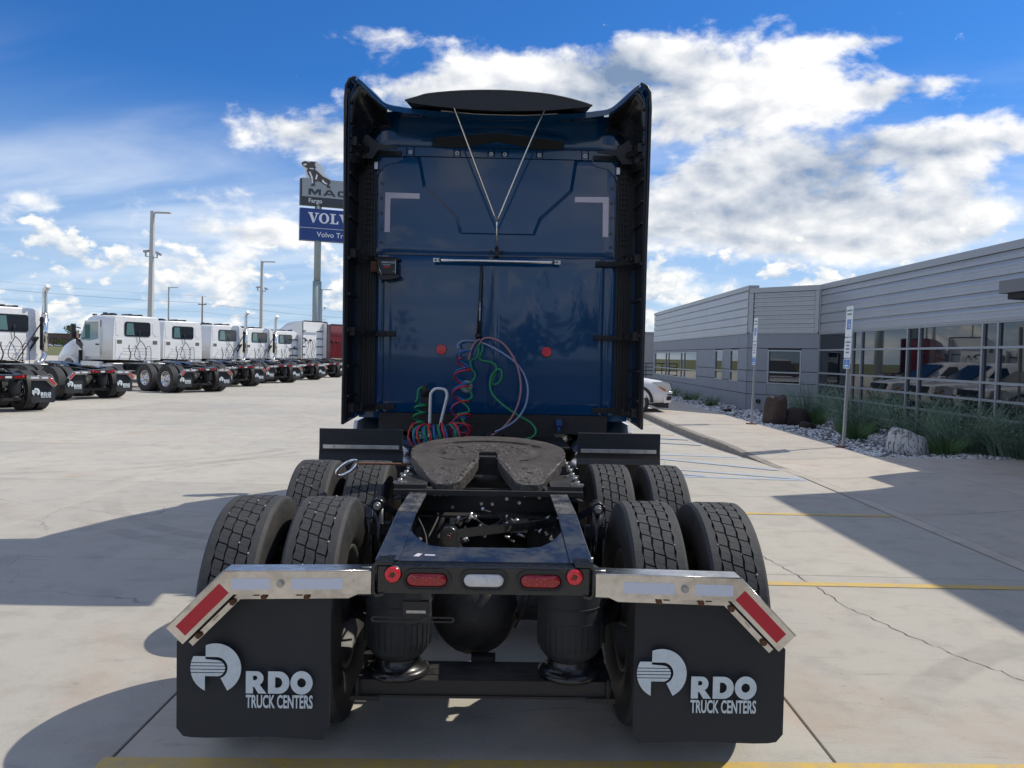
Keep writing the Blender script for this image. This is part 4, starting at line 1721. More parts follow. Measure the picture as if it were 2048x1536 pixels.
def chassis(root, main):
    """frame, axles, wheels, fifth wheel, lamps and flaps shared by every tractor"""
    tread = TREAD if main else RIBBED
    rnd = random.Random(3)
    for ay in (0.0, 1.32):
        for s in (-1, 1):
            for x in (.755, 1.092):
                wheel(root, s * x, ay, s if x > 1 else -s, tread, rnd.uniform(0, 6), drum=x < 1)
    for s in (-1, 1):
        w = wheel(root, s * 1.03, 6.7, s, RIBBED, 0, False)

    def rail(s):
        def f():
            m = MB()
            # top flange follows the drop to the tail
            o = [(-.80, .946), (-.14, .998), (7.6, .998)]
            lo = [(7.6, .73), (-.30, .73), (-.80, .84)]
            m.prism(o + lo, 'YZ', s * .404, s * .412) if False else None
            m.prism(o + lo, 'YZ', s * .402, s * .412)
            return m.mesh('frame_rail', M['paint_frame'] if main else M['black_gloss'])
        return shared(('rail', s, main), f)
    for s in (-1, 1):
        r = put('frame_rail', rail(s), root)

        def cap():
            m = MB()
            for (ya, za), (yb, zb) in (((-.80, .947), (-.14, .999)),):
                m.add([(s * .325, ya, za), (s * .4135, ya, za), (s * .4135, yb, zb), (s * .325, yb, zb), (s * .325, ya, za - .01), (s * .4135, ya, za - .01), (s * .4135, yb, zb - .01), (s * .325, yb, zb - .01)],
                      [(0, 1, 2, 3) if s > 0 else (3, 2, 1, 0), (4, 7, 6, 5) if s > 0 else (5, 6, 7, 4), (0, 4, 5, 1) if s > 0 else (1, 5, 4, 0), (1, 5, 6, 2) if s > 0 else (2, 6, 5, 1), (0, 3, 7, 4) if s > 0 else (4, 7, 3, 0)])
            return m.mesh('top_flange', M['paint_frame'] if main else M['black_gloss'])
        put('top_flange', shared(('cap', s, main), cap), r, bevel=.003 if main else 0, seg=2)

        def cap2():
            m = MB().box(s * .325, s * .4135, -.137, 7.5, .990, 1.0)
            return m.mesh('top_flange', M['worn_top'] if main else M['black_gloss'])
        put('top_flange', shared(('cap2', s, main), cap2), r)

    def gusset():
        cur = [(.322, -.40), (.312, -.44), (.290, -.50), (.262, -.56), (.225, -.61), (.175, -.630)]
        out = [(-.322, -.80), (.322, -.80)] + cur + [(-x, y) for x, y in cur[::-1]]
        m = MB().prism(out, 'XY', .935, .943)
        for i, v in enumerate(m.v):
            m.v[i] = (v[0], v[1], v[2] + (v[1] + .80) * .079)
        return m.mesh('tail_plate', M['paint_frame'] if main else M['black_gloss'])
    tp = put('tail_plate', shared(('gus', main), gusset), root)
    if main:
        for x, w, a in ((-.258, .010, .35), (-.212, .020, .05)):
            MB().obox((x, -.735, .9492), (w * 2, .012 if a < .2 else .035, .0012), Matrix.Rotation(-a, 3, 'Z') @ Matrix.Rotation(.079, 3, 'X')).build('paint_chip', M['tape_lilac'], tp)

    # tail beam
    def beam():
        m = MB()
        m.box(-.395, .395, -.86, -.80, .835, .938)
        m.box(-.395, .395, -.80, -.72, .828, .8345)
        return m.mesh('tail_beam', M['black_gloss'])
    bm_ = put('tail_beam', shared('beam', beam), root, bevel=.008)

    def endplate(s):
        def f():
            o = [(s * .372, .838), (s * .372, .828), (s * .40, .822), (s * .413, .836), (s * .414, .935), (s * .402, .950), (s * .34, .951), (s * .34, .9435), (s * .396, .9425), (s * .405, .932), (s * .404, .842), (s * .396, .833)]
            return MB().prism(o, 'XZ', -.868, -.70).mesh('end_channel', M['black_gloss'])
        return f
    for s in (-1, 1):
        put('end_channel', shared(('endp', s), endplate(s)), root)
    for x, k in ((-.212, 'red'), (0, 'clear'), (.212, 'red')):
        oval_lamp(root, x, .889, -.86, k) if main else None
    for x in (-.338, .338):
        round_marker(root, x, .908, -.86) if main else None
    if not main:
        def lampset():
            return MB().prism(capsule(.080, .027, 5), 'XZ', -.872, -.86).mesh('tail_lamp', M['lens_red'])
        for x in (-.212, .212):
            put('tail_lamp', shared('lampset', lampset), root, (x, 0, .889))
        put('reversing_lamp', shared('revl', lambda: MB().prism(capsule(.080, .027, 5), 'XZ', -.872, -.86).mesh('reversing_lamp', M['lens_clear'])), root, (0, 0, .889))
        mk = shared('mk', lambda: MB().cyl((0, -.875, 0), (0, -.86, 0), .032, n=12).mesh('marker_lamp', M['lens_marker']))
        for x in (-.338, .338):
            put('marker_lamp', mk, root, (x, 0, .908))

    # flaps and hangers
    for s in (-1, 1):
        f = put('mud_flap', FLAPS[s], root)
        off = -1.022 if s < 0 else .694
        put('emblem', EMBLEM, f, (off, -.766, .508))
        put('wordmark', WORDMARK, f, (off + .115, -.766, .412))
        put('tagline', TAGLINE, f, (off + .115, -.7655, .356), rot=(pi / 2, 0, 0))
        face, fl, tapes, bolts, slots, gp = HANG[s]
        h = put('flap_hanger', face, root, bevel=.0 )
        put('flange', fl, h)
        put('gap_shade_strip', gp, h)
        for t in tapes: put('reflective_tape', t, h)
        if main:
            for i, b in enumerate(bolts):
                put('bolt', BOLT_LIGHT if i == 0 else BOLT_DARK, h, b)
            for sl in slots: put('slot', sl, h)

    # running gear
    def axle(y):
        def f():
            m = MB()
            m.cyl((-.95, y, .52), (.95, y, .52), .065, n=14)
            m.lathe([(.0, -.22), (.11, -.205), (.175, -.15), (.205, -.05), (.208, .04), (.175, .13), (.11, .22), (.085, .33)], (-.05, y, .515), (0, 1, 0), 22)
            for s in (-1, 1):
                m.lathe([(.10, 0), (.10, .12), (.07, .14)], (s * .50, y - .28, .62), (0, 1, 0), 14)
                m.box(s * .40, s * .56, y - .14, y + .14, .40, .64)
            m.box(-.06, .05, y - .23, y - .17, .31, .36)
            return m.mesh('axle', M['grime'])
        return f
    for k, y in enumerate((0.0, 1.32)):
        put('axle', shared(('ax', k), axle(y)), root)

    def spring_mesh():
        m = MB().lathe([(.02, .0), (.10, .0), (.125, .006), (.126, .020), (.095, .030), (.092, .075), (.112, .090), (.132, .115), (.140, .16), (.141, .26), (.137, .37), (.135, .455), (.10, .475), (0, .475)], (0, 0, 0), (0, 0, 1), 28)
        return m.mesh('air_spring', M['flap'])
    for y in (-.365, .98):
        for s in (-1, 1):
            a = put('air_spring', shared('spr', spring_mesh), root, (s * .372, y, .347))
            if main and y < 0:
                MB().lathe([(.02, -.003), (.128, -.003), (.136, .006), (.136, .018), (.120, .030), (.098, .033), (.0955, .072)], (0, 0, 0), (0, 0, 1), 28).build('piston_base', M['black_gloss'], a)
                rb = MB()
                for k in range(30):
                    t = 2 * pi * k / 30
                    rb.obox((.1405 * cos(t), .1405 * sin(t), .185), (.004, .003, .11), Matrix.Rotation(t, 3, 'Z'))
                for zz in (.245, .31):
                    rb.lathe([(.140, zz), (.1435, zz + .004), (.140, zz + .008)], (0, 0, 0), (0, 0, 1), 28)
                rb.build('ribs', M['flap'], a)['kind'] = 'stuff'

    def cross():
        m = MB()
        m.box(-.52, .545, -.46, -.40, .282, .345)
        m.box(-.52, .545, -.47, -.455, .272, .283)
        m.box(-.52, .545, -.40, -.25, .330, .3475)
        for s in (-1, 1):
            m.box(s * .44, s * .56, -.48, -.18, .262, .2815)
            m.bar((s * .50, -.22, .33), (s * .50, .55, .42), .09, .07)
            m.cyl((s * .53, -.47, .28), (s * .53, -.47, .36), .010, n=6)
        return m.mesh('lower_beam', M['grime'])
    put('lower_beam', shared('cross', cross), root)
    if main:
        s_ = MB()
        for x in (-.20, -.02, .16):
            s_.prism([(x + u, -.325 + v) for u, v in capsule(.045, .014, 5)], 'XY', .3476, .3486)
        s_.build('beam_slots', M['dark_fill'], root)['kind'] = 'stuff'

    def xm():
        m = MB()
        m.box(-.40, .40, .62, .635, .855, .985)
        m.box(-.40, .40, .50, .619, .845, .857)
        return m.mesh('cross_member', M['grime'])
    put('cross_member', shared('xm', xm), root)
    put('cross_member', shared('xm2', lambda: MB().box(-.40, .40, 2.05, 2.08, .74, .985).mesh('cross_member', M['grime'])), root)

    def rod():
        m = MB()
        m.bar((-.175, .05, .855), (.34, .13, .905), .030, .038)
        m.cyl((-.185, .0, .855), (-.185, .10, .855), .042, n=18)
        m.cyl((-.185, -.012, .855), (-.185, .11, .855), .022, n=14)
        m.prism([(-.27, .60), (-.10, .60), (-.12, .76), (-.150, .855), (-.22, .855), (-.25, .76)], 'XZ', .09, .14)
        m.bar((.10, .08, .872), (.115, .08, .90), .05, .012)
        return m.mesh('torque_rod', M['black_gloss'])
    put('torque_rod', shared('rod', rod), root)
    if main:
        put('rod_bolt', MB().cyl((-.185, -.03, .855), (-.185, -.005, .855), .014, n=6).mesh('rod_bolt', M['rust']), root)
        hs = MB()
        for p in ([(-.17, .02, .76), (-.10, -.10, .70), (-.04, -.18, .66)], [(-.165, .03, .76), (-.08, -.1, .71), (.0, -.2, .64)], [(-.35, .2, .9), (-.30, .1, .82), (-.28, -.1, .7)], [(.1, .5, .85), (.0, .4, .82), (-.1, .5, .85), (-.22, .45, .8)],
                  [(-.30, .55, .86), (-.26, .35, .88), (-.3, .2, .8)], [(.22, .45, .84), (.13, .4, .80), (.05, .5, .86), (-.02, .42, .9)], [(.12, -.12, .50), (.17, -.16, .62), (.20, -.2, .80)], [(.14, -.12, .46), (.20, -.16, .62), (.23, -.2, .82)]):
            hs.tube(spline(p, 6), .006, 6)
        hs.build('brake_lines', M['grime'], root)['kind'] = 'stuff'
        fit = MB()
        rr = random.Random(5)
        for _ in range(46):
            x, y, z = rr.uniform(-.38, .38), rr.uniform(.15, .6), rr.uniform(.66, .90)
            d = Vector((rr.uniform(-1, 1), rr.uniform(-1, 1), rr.uniform(-1, 1))).normalized() * rr.uniform(.02, .05)
            fit.cyl((x, y, z), Vector((x, y, z)) + d, rr.uniform(.005, .013), n=6)
        fit.build('air_fittings', M['alu_dull'], root)['kind'] = 'stuff'
        bl = MB()
        for x, z in ((-.30, .95), (-.27, .95), (-.235, .95), (-.10, .955), (.02, .90), (-.04, .90), (.10, .93), (.17, .91), (.20, .95), (-.2, .88), (.28, .94)):
            bl.cyl((x, .612, z), (x, .62, z), .010, n=6)
        bl.build('rivets', M['alu_dull'], root)['kind'] = 'stuff'

    def shock(s, yy):
        def f():
            m = MB()
            m.bar((s * .42, yy + .06, .86), (s * .555, yy, .955), .05, .035)
            m.cyl((s * .56, yy - .05, .955), (s * .56, yy + .05, .955), .032, n=14)
            m.cyl((s * .56, yy, .95), (s * .56, yy, .55), .033, n=12)
            m.box(s * .50, s * .60, yy - .03, yy + .03, .80, .86)
            return m.mesh('shock_absorber', M['black_gloss'])
        return f
    for s in (-1, 1):
        for yy in (.28, 1.55):
            put('shock_absorber', shared(('shk', s, yy), shock(s, yy)), root)
    if main:
        n_ = MB()
        for s in (-1, 1):
            n_.cyl((s * .56, .215, .955), (s * .56, .235, .955), .02, n=12)
            n_.cyl((s * .56, .19, .955), (s * .56, .215, .955), .013, n=6)
            for z in (.90, .87, .84, .93):
                n_.cyl((s * .415, .62 + (z - .8), z), (s * .46, .62 + (z - .8), z), .008, n=6)
            n_.cyl((s * .415, -.42, .86), (s * .46, -.42, .86), .011, n=6)
            n_.cyl((s * .417, -.815, .915), (s * .46, -.815, .915), .008, n=6)
        n_.build('frame_bolts', M['steel'], root)['kind'] = 'stuff'
        # holder under the tail for a number plate
        pb = MB()
        pb.box(-.295, -.235, -.835, -.832, .735, .835)
        pb.box(-.30, -.205, -.845, -.822, .752, .800)
        o = [(-.265 + u, .728 + v) for u, v in capsule(.158, .011, 5)]; i = [(-.265 + u, .728 + v) for u, v in capsule(.150, .0055, 5)]
        pb.ribbon(o, i, 'XZ', -.832, -.829)
        pb.build('plate_holder', M['grime'], root)
        MB().box(-.288, -.215, -.8475, -.8452, .757, .768).build('plate_lamp', M['steel'], root)
    fifth_wheel(root, main)

# ------------------------------------------------------------------ the blue tractor
truck = thing('semi_truck', 'dark blue sleeper tractor seen from behind with bare fifth wheel and black mud flaps', 'truck', (-0.097, 3.835, 0.0), (0, -0.0057, 0.0174))
chassis(truck, True)
YB = 3.35


def wavy(x, z, amp, seed):
    return amp * (sin(2.1 * x + 1.3 * z + seed) * .5 + .34 * sin(5.1 * x - 1.7 * z + 2.2 * seed) + .16 * sin(9.3 * x + .8 * z + seed * 3.1))


def skin(name, x0, x1, z0, z1, y, amp, seed, mat, nx=26, nz=26, parent=None, dent=None):
    """pressed sheet facing the rear, very slightly wavy"""
    m = MB()
    fr = []
    for j in range(nz + 1):
        for i in range(nx + 1):
            u, v = i / nx, j / nz
            x, z = x0 + (x1 - x0) * u, z0 + (z1 - z0) * v
            edge = min(1, 8 * min(u, 1 - u)) * min(1, 8 * min(v, 1 - v))
            d = wavy(x, z, amp, seed) * edge
            if dent: d += dent(x, z) * edge
            lip = .006 * (1 if (i in (0, nx) or j in (0, nz)) else 0)
            fr.append((x, y + d + lip, z))
    w = nx + 1
    m.add(fr, [(j * w + i, j * w + i + 1, (j + 1) * w + i + 1, (j + 1) * w + i) for j in range(nz) for i in range(nx)], True)
    edge = list(range(w)) + [j * w + nx for j in range(1, nz + 1)] + [nz * w + i for i in range(nx - 1, -1, -1)] + [j * w for j in range(nz - 1, 0, -1)]
    n = len(edge)
    vs = [fr[e] for e in edge] + [(fr[e][0], y + .03, fr[e][2]) for e in edge]
    m.add(vs, [(i, n + i, n + (i + 1) % n, (i + 1) % n) for i in range(n)])
    return m.build(name, mat, parent or truck)


P_ = M['paint']
skin('lower_back_panel', -.981, -.011, 1.205, 2.592, YB, .0022, 1.0, P_)
skin('lower_back_panel', -.006, .967, 1.205, 2.592, YB, .0019, 2.6, P_, nx=40,
     dent=lambda x, z: (.0022 * sin(14 * x + .8 * sin(3 * z)) * max(0, (z - 1.75) / .9) ** 1.2) * (1 if x > .05 else 0))
skin('side_strip', -1.055, -.987, 1.205, 2.592, YB + .004, .0006, .4, P_, 4, 20)
skin('side_strip', .973, 1.075, 1.205, 2.592, YB + .004, .0006, .9, P_, 4, 20)
skin('upper_back_panel', -1.06, 1.05, 2.598, 3.455, YB, .0014, 3.3, P_, 40, 26)
skin('header_panel', -1.03, 1.035, 3.545, 3.80, YB + .004, .0008, 5.1, P_, 30, 8)
# raised centre field with a folded edge
out = [(-.712, 3.452), (-.660, 3.19), (-.364, 2.925), (-.332, 2.790), (.348, 2.790), (.400, 2.925), (.672, 3.178), (.712, 3.452)]
cx, cz = 0.0, 3.2
inn = [(-.676, 3.452), (-.628, 3.205), (-.336, 2.945), (-.302, 2.800), (.318, 2.800), (.372, 2.945), (.640, 3.193), (.676, 3.452)]
m = MB()
n = len(out)
vs = [(x, YB + .002, z) for x, z in out] + [(x, YB - .016, z) for x, z in inn]
m.add(vs, [(i, (i + 1) % n, n + (i + 1) % n, n + i)[::1] for i in range(n)])
bmv = len(m.v)
m.add([(x, YB - .016, z) for x, z in inn], [tuple(range(n))])
raised = m.build('raised_field', P_, truck, bevel=.005, seg=2)
# bolted band across the top
segs = [-1.03, -.80, -.735, -.385, -.33, -.085, -.03, .035, .09, .34, .395, .74, .80, 1.035]
for a, b in zip(segs, segs[1:]):
    narrow = b - a < .08
    MB().box(a + .002, b - .002, YB - (.010 if narrow else .014), YB + .02, 3.459, 3.541).build('band_plate', P_, truck, bevel=.003, seg=1)
for x in (-.768, -.357, -.058, .063, .367, .770):
    b = MB().cyl((x, YB - .022, 3.492), (x, YB - .008, 3.492), .016, n=16)
    bb = b.build('bolt', M['silver_paint'], truck)
    MB().cyl((x, YB - .026, 3.492), (x, YB - .0221, 3.492), .008, n=6).build('screw', M['grime'], bb)
# chevron air slot in the header
m = MB().prism([(-.563, 3.547), (.575, 3.547), (.573, 3.618), (.02, 3.672), (-.06, 3.672), (-.564, 3.622)], 'XZ', YB - .004, YB - .001)
m.build('air_slot', M['dark_fill'], truck)
m = MB().prism([(-.563, 3.628), (-.06, 3.682), (.02, 3.682), (.575, 3.626), (.575, 3.650), (.04, 3.715), (-.08, 3.715), (-.563, 3.650)], 'XZ', YB - .022, YB)
m.prism([(-.28, 3.548), (0.0, 3.60), (.30, 3.548)], 'XZ', YB - .014, YB - .0041)
m.build('slot_hood', P_, truck, bevel=.004)
for a in (-.575, .5775):
    MB().box(a - .006, a + .006, YB - .02, YB, 3.545, 3.652).build('slot_end', P_, truck)

# black end strips down each corner, ribbed seal behind the side fairings
for s in (-1, 1):
    m = MB()
    m.box(s * 1.06, s * 1.232, YB + .012, YB + .05, 1.20, 3.60)
    for x in (1.075, 1.098, 1.125, 1.15, 1.185):
        m.box(s * (x - .004), s * (x + .004), YB - .01, YB + .0119, 1.22, 3.50)
    m.build('corner_strip', M['black'], truck)
    k = MB()
    for i in range(17):
        z = 2.72 + i * .045
        k.box(s * 1.085, s * 1.165, YB - .024, YB - .0101, z, z + .006)
    k.build('seal_rib', M['black'], truck)['kind'] = 'stuff'
    for z in (3.34, 3.22, 3.09, 2.96, 2.82, 2.70):
        MB().cyl((s * 1.018, YB - .010, z), (s * 1.018, YB + .002, z), .013, n=10).build('plug', M['paint_frame'], truck)

# sleeper, cab and hood body
def ring(y, hw, z0, z1, wt, r=.12, zs=None):
    """cross-section: half width hw low, wt at the roof"""
    a = []
    pts = [(hw, z0), (hw, (z0 + z1) * .5), (hw - (hw - wt) * .6, z1 - r * 1.4), (wt - r * .15, z1 - r * .45), (wt - r * .8, z1 - r * .05), (wt * .5, z1)]
    right = pts
    left = [(-x, z) for x, z in pts[::-1]]
    return [(x, y, z) for x, z in right + [(0, z1 + .005)] + left]


body = MB()
body.loft([ring(YB + .03, 1.20, 1.15, 3.86, 1.12, .16), ring(3.9, 1.21, 1.10, 3.88, 1.12, .2), ring(4.6, 1.21, 1.05, 3.78, 1.10, .24), ring(5.3, 1.20, 1.0, 3.55, 1.05, .28),
           ring(5.85, 1.16, .95, 3.20, 1.0, .25), ring(6.15, 1.14, .95, 2.95, .95, .2), ring(6.75, 1.08, .9, 2.10, .95, .16), ring(7.5, 1.02, .8, 1.92, .86, .16), ring(8.15, .98, .7, 1.72, .78, .16), ring(8.35, .92, .6, 1.45, .7, .14)])
cabo = body.build('cab_body', P_, truck)
for s in (-1, 1):
    MB().prism([(4.95, 2.0), (6.05, 2.0), (6.30, 2.25), (5.95, 2.75), (5.0, 2.80)], 'YZ', s * 1.20, s * 1.215).build('side_window', M['glass_dark'], truck)
    MB().prism([(3.7, 2.6), (4.25, 2.6), (4.25, 3.0), (3.7, 3.0)], 'YZ', s * 1.207, s * 1.218).build('sleeper_window', M['glass_dark'], truck)
    mr = MB().box(s * 1.30, s * 1.52, 6.30, 6.42, 2.0, 2.62)
    mr.bar((s * 1.08, 6.3, 2.5), (s * 1.32, 6.36, 2.5), .03, .03).bar((s * 1.08, 6.3, 2.1), (s * 1.32, 6.36, 2.1), .03, .03)
    mr.build('side_mirror', M['black'], truck, bevel=.02)
    # hood fender over the steer axle
    f = MB()
    o = arc(6.7, .56, .66, 10, 170, 14); i = arc(6.7, .56, .60, 10, 170, 14)
    for k in range(len(o) - 1):
        f.prism([o[k], o[k + 1], i[k + 1], i[k]], 'YZ', s * .80, s * 1.22)
    f.build('front_fender', P_, truck)
    # tank and side skirt under the cab
    MB().lathe([(0, 0), (.30, 0), (.325, .03), (.325, 2.17), (.30, 2.2), (0, 2.2)], (s * .90, 2.75, .70), (0, 1, 0), 28).build('fuel_tank', M['alu'], truck)
    MB().prism([(3.30, 1.06), (3.36, 1.12), (6.0, 1.12), (6.0, .42), (3.55, .42)], 'YZ', s * 1.205, s * 1.235).build('side_skirt', M['white_paint'], truck)
MB().box(-1.15, 1.15, 8.30, 8.5, .35, .82).build('front_bumper', M['chrome'], truck, bevel=.04)
MB().box(-.55, .55, 8.33, 8.40, .85, 1.5).build('radiator_grille', M['chrome'], truck)


# ---- side fairings: outer leaf trailing behind the cab, swept up into the roof wing
def side_fairing(s):
    m = MB()
    rings = []
    ys = [2.865, 2.90, 3.1, 3.34, 3.6]
    # centre line (x, z) of the leaf seen from behind
    def leaf(y):
        t = (y - 2.865) / .735
        xo = 1.262 - .02 * t
        inw = .0
        pts = [(xo - .010, 1.128 + .03 * t), (xo - .014, 1.7), (xo - .012, 2.6), (xo - .006, 3.2), (xo - .002, 3.78), (xo - .010, 3.905), (xo - .036, 3.955), (1.172 - .01 * t, 3.977 - .03 * t)]
        wing = [(1.118, 3.935 - .02 * t), (1.03, 3.852 - .0 * t), (.975, 3.80), (.935, 3.772)]
        return pts, wing
    th = .018
    for y in ys:
        p, w = leaf(y)
        out = p
        inn = [(x - th, z) for x, z in p[:-2]] + [(p[-2][0] - .02, p[-2][1] - .012), (p[-1][0], p[-1][1] - .022)]
        rings.append([(s * x, y, z) for x, z in out] + [(s * x, y, z) for x, z in inn[::-1]])
    if s < 0:
        rings = [r[::-1] for r in rings]
    m.loft(rings, True, True, False)
    o = m.build('side_fairing', [M['paint']], truck, bevel=.004)
    # dark rubber edge along the trailing end
    e = MB()
    p, w = leaf(2.865)
    path = [(s * (x - .008), 2.858, z) for x, z in p]
    e.tube([path[0]] + path[1:], .013, 8)
    e.build('edge_trim', M['black'], o)
    # pressed ribs on the inner face
    r = MB()
    for z in (3.78, 3.62, 3.50, 3.38, 3.2, 3.02, 2.84, 2.5, 2.2, 1.9, 1.6, 1.35):
        r.box(s * 1.205, s * 1.236, 2.90, 3.30, z, z + .022)
    r.box(s * 1.222, s * 1.238, 2.95, 2.985, 1.3, 3.7)
    r.build('inner_ribs', M['black'], o)
    # inner wall of the fairing
    v = MB()
    v.prism([(2.885, 1.150), (3.36, 1.215), (3.36, 3.60), (2.885, 3.88)], 'YZ', s * 1.222, s * 1.2335)
    v.build('inner_lining', M['black'], o)
    # scoop: skin from the fairing round to the header
    sc = MB()
    A = [(1.225, 3.30), (1.224, 3.60), (1.218, 3.84), (1.165, 3.945), (1.105, 3.905), (1.035, 3.835), (.98, 3.79), (.93, 3.755)]
    B = [(1.15, 3.34), (1.135, 3.50), (1.10, 3.60), (1.06, 3.66), (1.03, 3.68), (1.0, 3.69), (.965, 3.69), (.93, 3.69)]
    vs = []
    rows = 5
    for k in range(rows + 1):
        t = k / rows
        for (xa, za), (xb, zb) in zip(A, B):
            q = t ** .8
            vs.append((s * (xa + (xb - xa) * q), 2.93 + (YB - .02 - 2.93) * t, za + (zb - za) * q))
    w_ = len(A)
    fs = [(k * w_ + i, k * w_ + i + 1, (k + 1) * w_ + i + 1, (k + 1) * w_ + i) for k in range(rows) for i in range(w_ - 1)]
    if s < 0: fs = [f[::-1] for f in fs]
    sc.add(vs, fs, True)
    so = sc.build('scoop', M['black_gloss'], o)
    md = so.modifiers.new('solid', 'SOLIDIFY'); md.thickness = .008
    # rim line of the scoop
    rim = MB().tube(spline([(s * x, 2.925, z) for x, z in A], 4), .007, 6)
    rim.build('scoop_rim', M['paint'], o)
    # support arms from the back wall
    for z, L in ((3.475, .235), (2.548, .16), (1.895, .16), (1.250, .16)):
        b = MB()
        xi = .875 if s < 0 else .885
        if z > 3: xi = .845
        b.box(s * xi, s * 1.06, YB - .030, YB - .017, z - .022, z + .024)
        b.box(s * xi, s * 1.06, YB - .055, YB - .0301, z - .024, z - .014)
        b.bar((s * 1.05, YB - .03, z), (s * 1.225, 3.02, z), .022, .046)
        b.box(s * 1.17, s * 1.222, 2.95, 3.12, z - .03, z + .045)
        bo = b.build('fairing_arm', M['grime'] if z < 3 else M['black'], truck, bevel=.003, seg=1)
        for x in (.915, .965, 1.02):
            MB().cyl((s * x, YB - .036, z + .004), (s * x, YB - .0305, z + .004), .009, n=8).build('bolt', M['dark_fill'], bo)
        q = MB()
        rr = random.Random(int(z * 100) + s)
        for _ in range(7):
            x, y_ = rr.uniform(1.10, 1.21), rr.uniform(2.98, 3.2)
            q.cyl((s * x, y_, z + rr.uniform(-.02, .05)), (s * (x + rr.uniform(-.03, .03)), y_ - .03, z + rr.uniform(-.02, .05)), rr.uniform(.006, .012), n=6)
        q.build('clamp', M['grime'], bo)['kind'] = 'stuff'
    return o


for s in (-1, 1):
    side_fairing(s)
    # gusset above the top arm
    MB().prism([(s * 1.215, 3.60), (s * 1.215, 3.40), (s * 1.08, 3.40), (s * 1.03, 3.47), (s * .86, 3.492), (s * .86, 3.503), (s * 1.02, 3.525), (s * 1.12, 3.60)], 'XZ', YB - .15, YB - .135).build('fairing_gusset', M['black'], truck)
    MB().prism([(s * .835, 3.425), (s * .835, 3.50), (s * 1.06, 3.50), (s * 1.06, 3.28), (s * 1.035, 3.33), (s * .97, 3.385), (s * .89, 3.40)], 'XZ', YB - .014, YB - .002).build('corner_plate', P_, truck, bevel=.004)
    MB().box(s * 1.045, s * 1.075, YB - .06, YB - .03, 3.33, 3.39).build('bracket_tab', M['alu_dull'], truck)

# roof header: concave trailing edge between the wings
hz = [(-.935, 3.772), (-.82, 3.748), (-.70, 3.735), (-.40, 3.716), (0, 3.707), (.40, 3.716), (.70, 3.735), (.82, 3.750), (.935, 3.775)]
prof = spline([(x, 0, z) for x, z in [(-1.172, 3.977), (-1.118, 3.935), (-1.03, 3.852)] + hz + [(1.03, 3.852), (1.118, 3.935), (1.172, 3.977)]], 5)
rings = []
for y, dt, db, k in ((2.945, .018, -.024, 1), (2.98, .034, -.012, 1), (3.34, .100, .078, 1), (3.9, .10, .06, .98), (4.5, .045, -.03, .97)):
    top = [(p.x * k, y, p.z + dt) for p in prof]
    bot = [(p.x * k, y, p.z + db) for p in prof]
    rings.append(top + bot[::-1])
MB().loft([r[::-1] for r in rings], True, True, True).build('roof_fairing', P_, truck)

# black wing visor above the roof edge
ring_t = [(-.742, 3.731), (-.64, 3.762), (-.553, 3.787), (-.30, 3.815), (0, 3.826), (.25, 3.817), (.42, 3.802), (.60, 3.768), (.752, 3.727)]
ring_b = [(-.742, 3.725), (-.60, 3.703), (-.47, 3.690), (-.25, 3.674), (0, 3.667), (.22, 3.673), (.42, 3.683), (.60, 3.703), (.752, 3.721)]
m = MB()
rings = []
for y, k, dz in ((2.66, 1.0, 0.0), (2.70, 1.0, .014), (2.95, .97, .05), (3.2, .93, .07)):
    a = [(x * k, y, z + dz) for x, z in ring_t]
    b = [(x * k, y, z + dz * .5 + (.05 if y > 2.69 else 0) * (1 if abs(x) < .7 else .2)) for x, z in ring_b]
    rings.append(a + b[::-1])
m = MB().loft([r[::-1] for r in rings], True, True, False)
m.build('roof_visor', M['black'], truck, bevel=.004)
MB().tube(spline([(x * 1.0, 2.662, z + .004) for x, z in ring_t], 3), .006, 6).build('visor_edge', material('visor edge', (.07, .075, .065), .4), truck)
MB().tube(spline([(-.47, 2.87, 3.722), (-.2, 2.87, 3.703), (0, 2.87, 3.700), (.25, 2.87, 3.703), (.50, 2.87, 3.722)], 4), .006, 6).build('visor_rod', M['steel'], truck)

# Y-shaped chrome stay
ystay = MB()
ystay.tube(spline([(-.393, 2.84, 3.825), (-.375, 2.83, 3.78), (-.20, 2.92, 3.35), (.003, 3.05, 2.86)], 6), .0085, 8)
ystay.tube(spline([(.413, 2.84, 3.825), (.396, 2.83, 3.78), (.21, 2.92, 3.35), (.006, 3.05, 2.86)], 6), .0085, 8)
ystay.tube([(.005, 3.05, 2.87), (.006, 3.16, 2.72), (.004, 3.24, 2.635)], .0085, 8)
st = ystay.build('stay_rod', M['alu'], truck)
MB().box(-.012, .022, 3.235, YB, 2.59, 2.665).cyl((.005, 3.23, 2.60), (.005, 3.33, 2.60), .014, n=8).build('stay_bracket', M['grime'], truck)
for x in (-.047, .055):
    MB().cyl((x, YB - .008, 2.64), (x, YB, 2.64), .011, n=8).build('screw', M['grime'], truck)

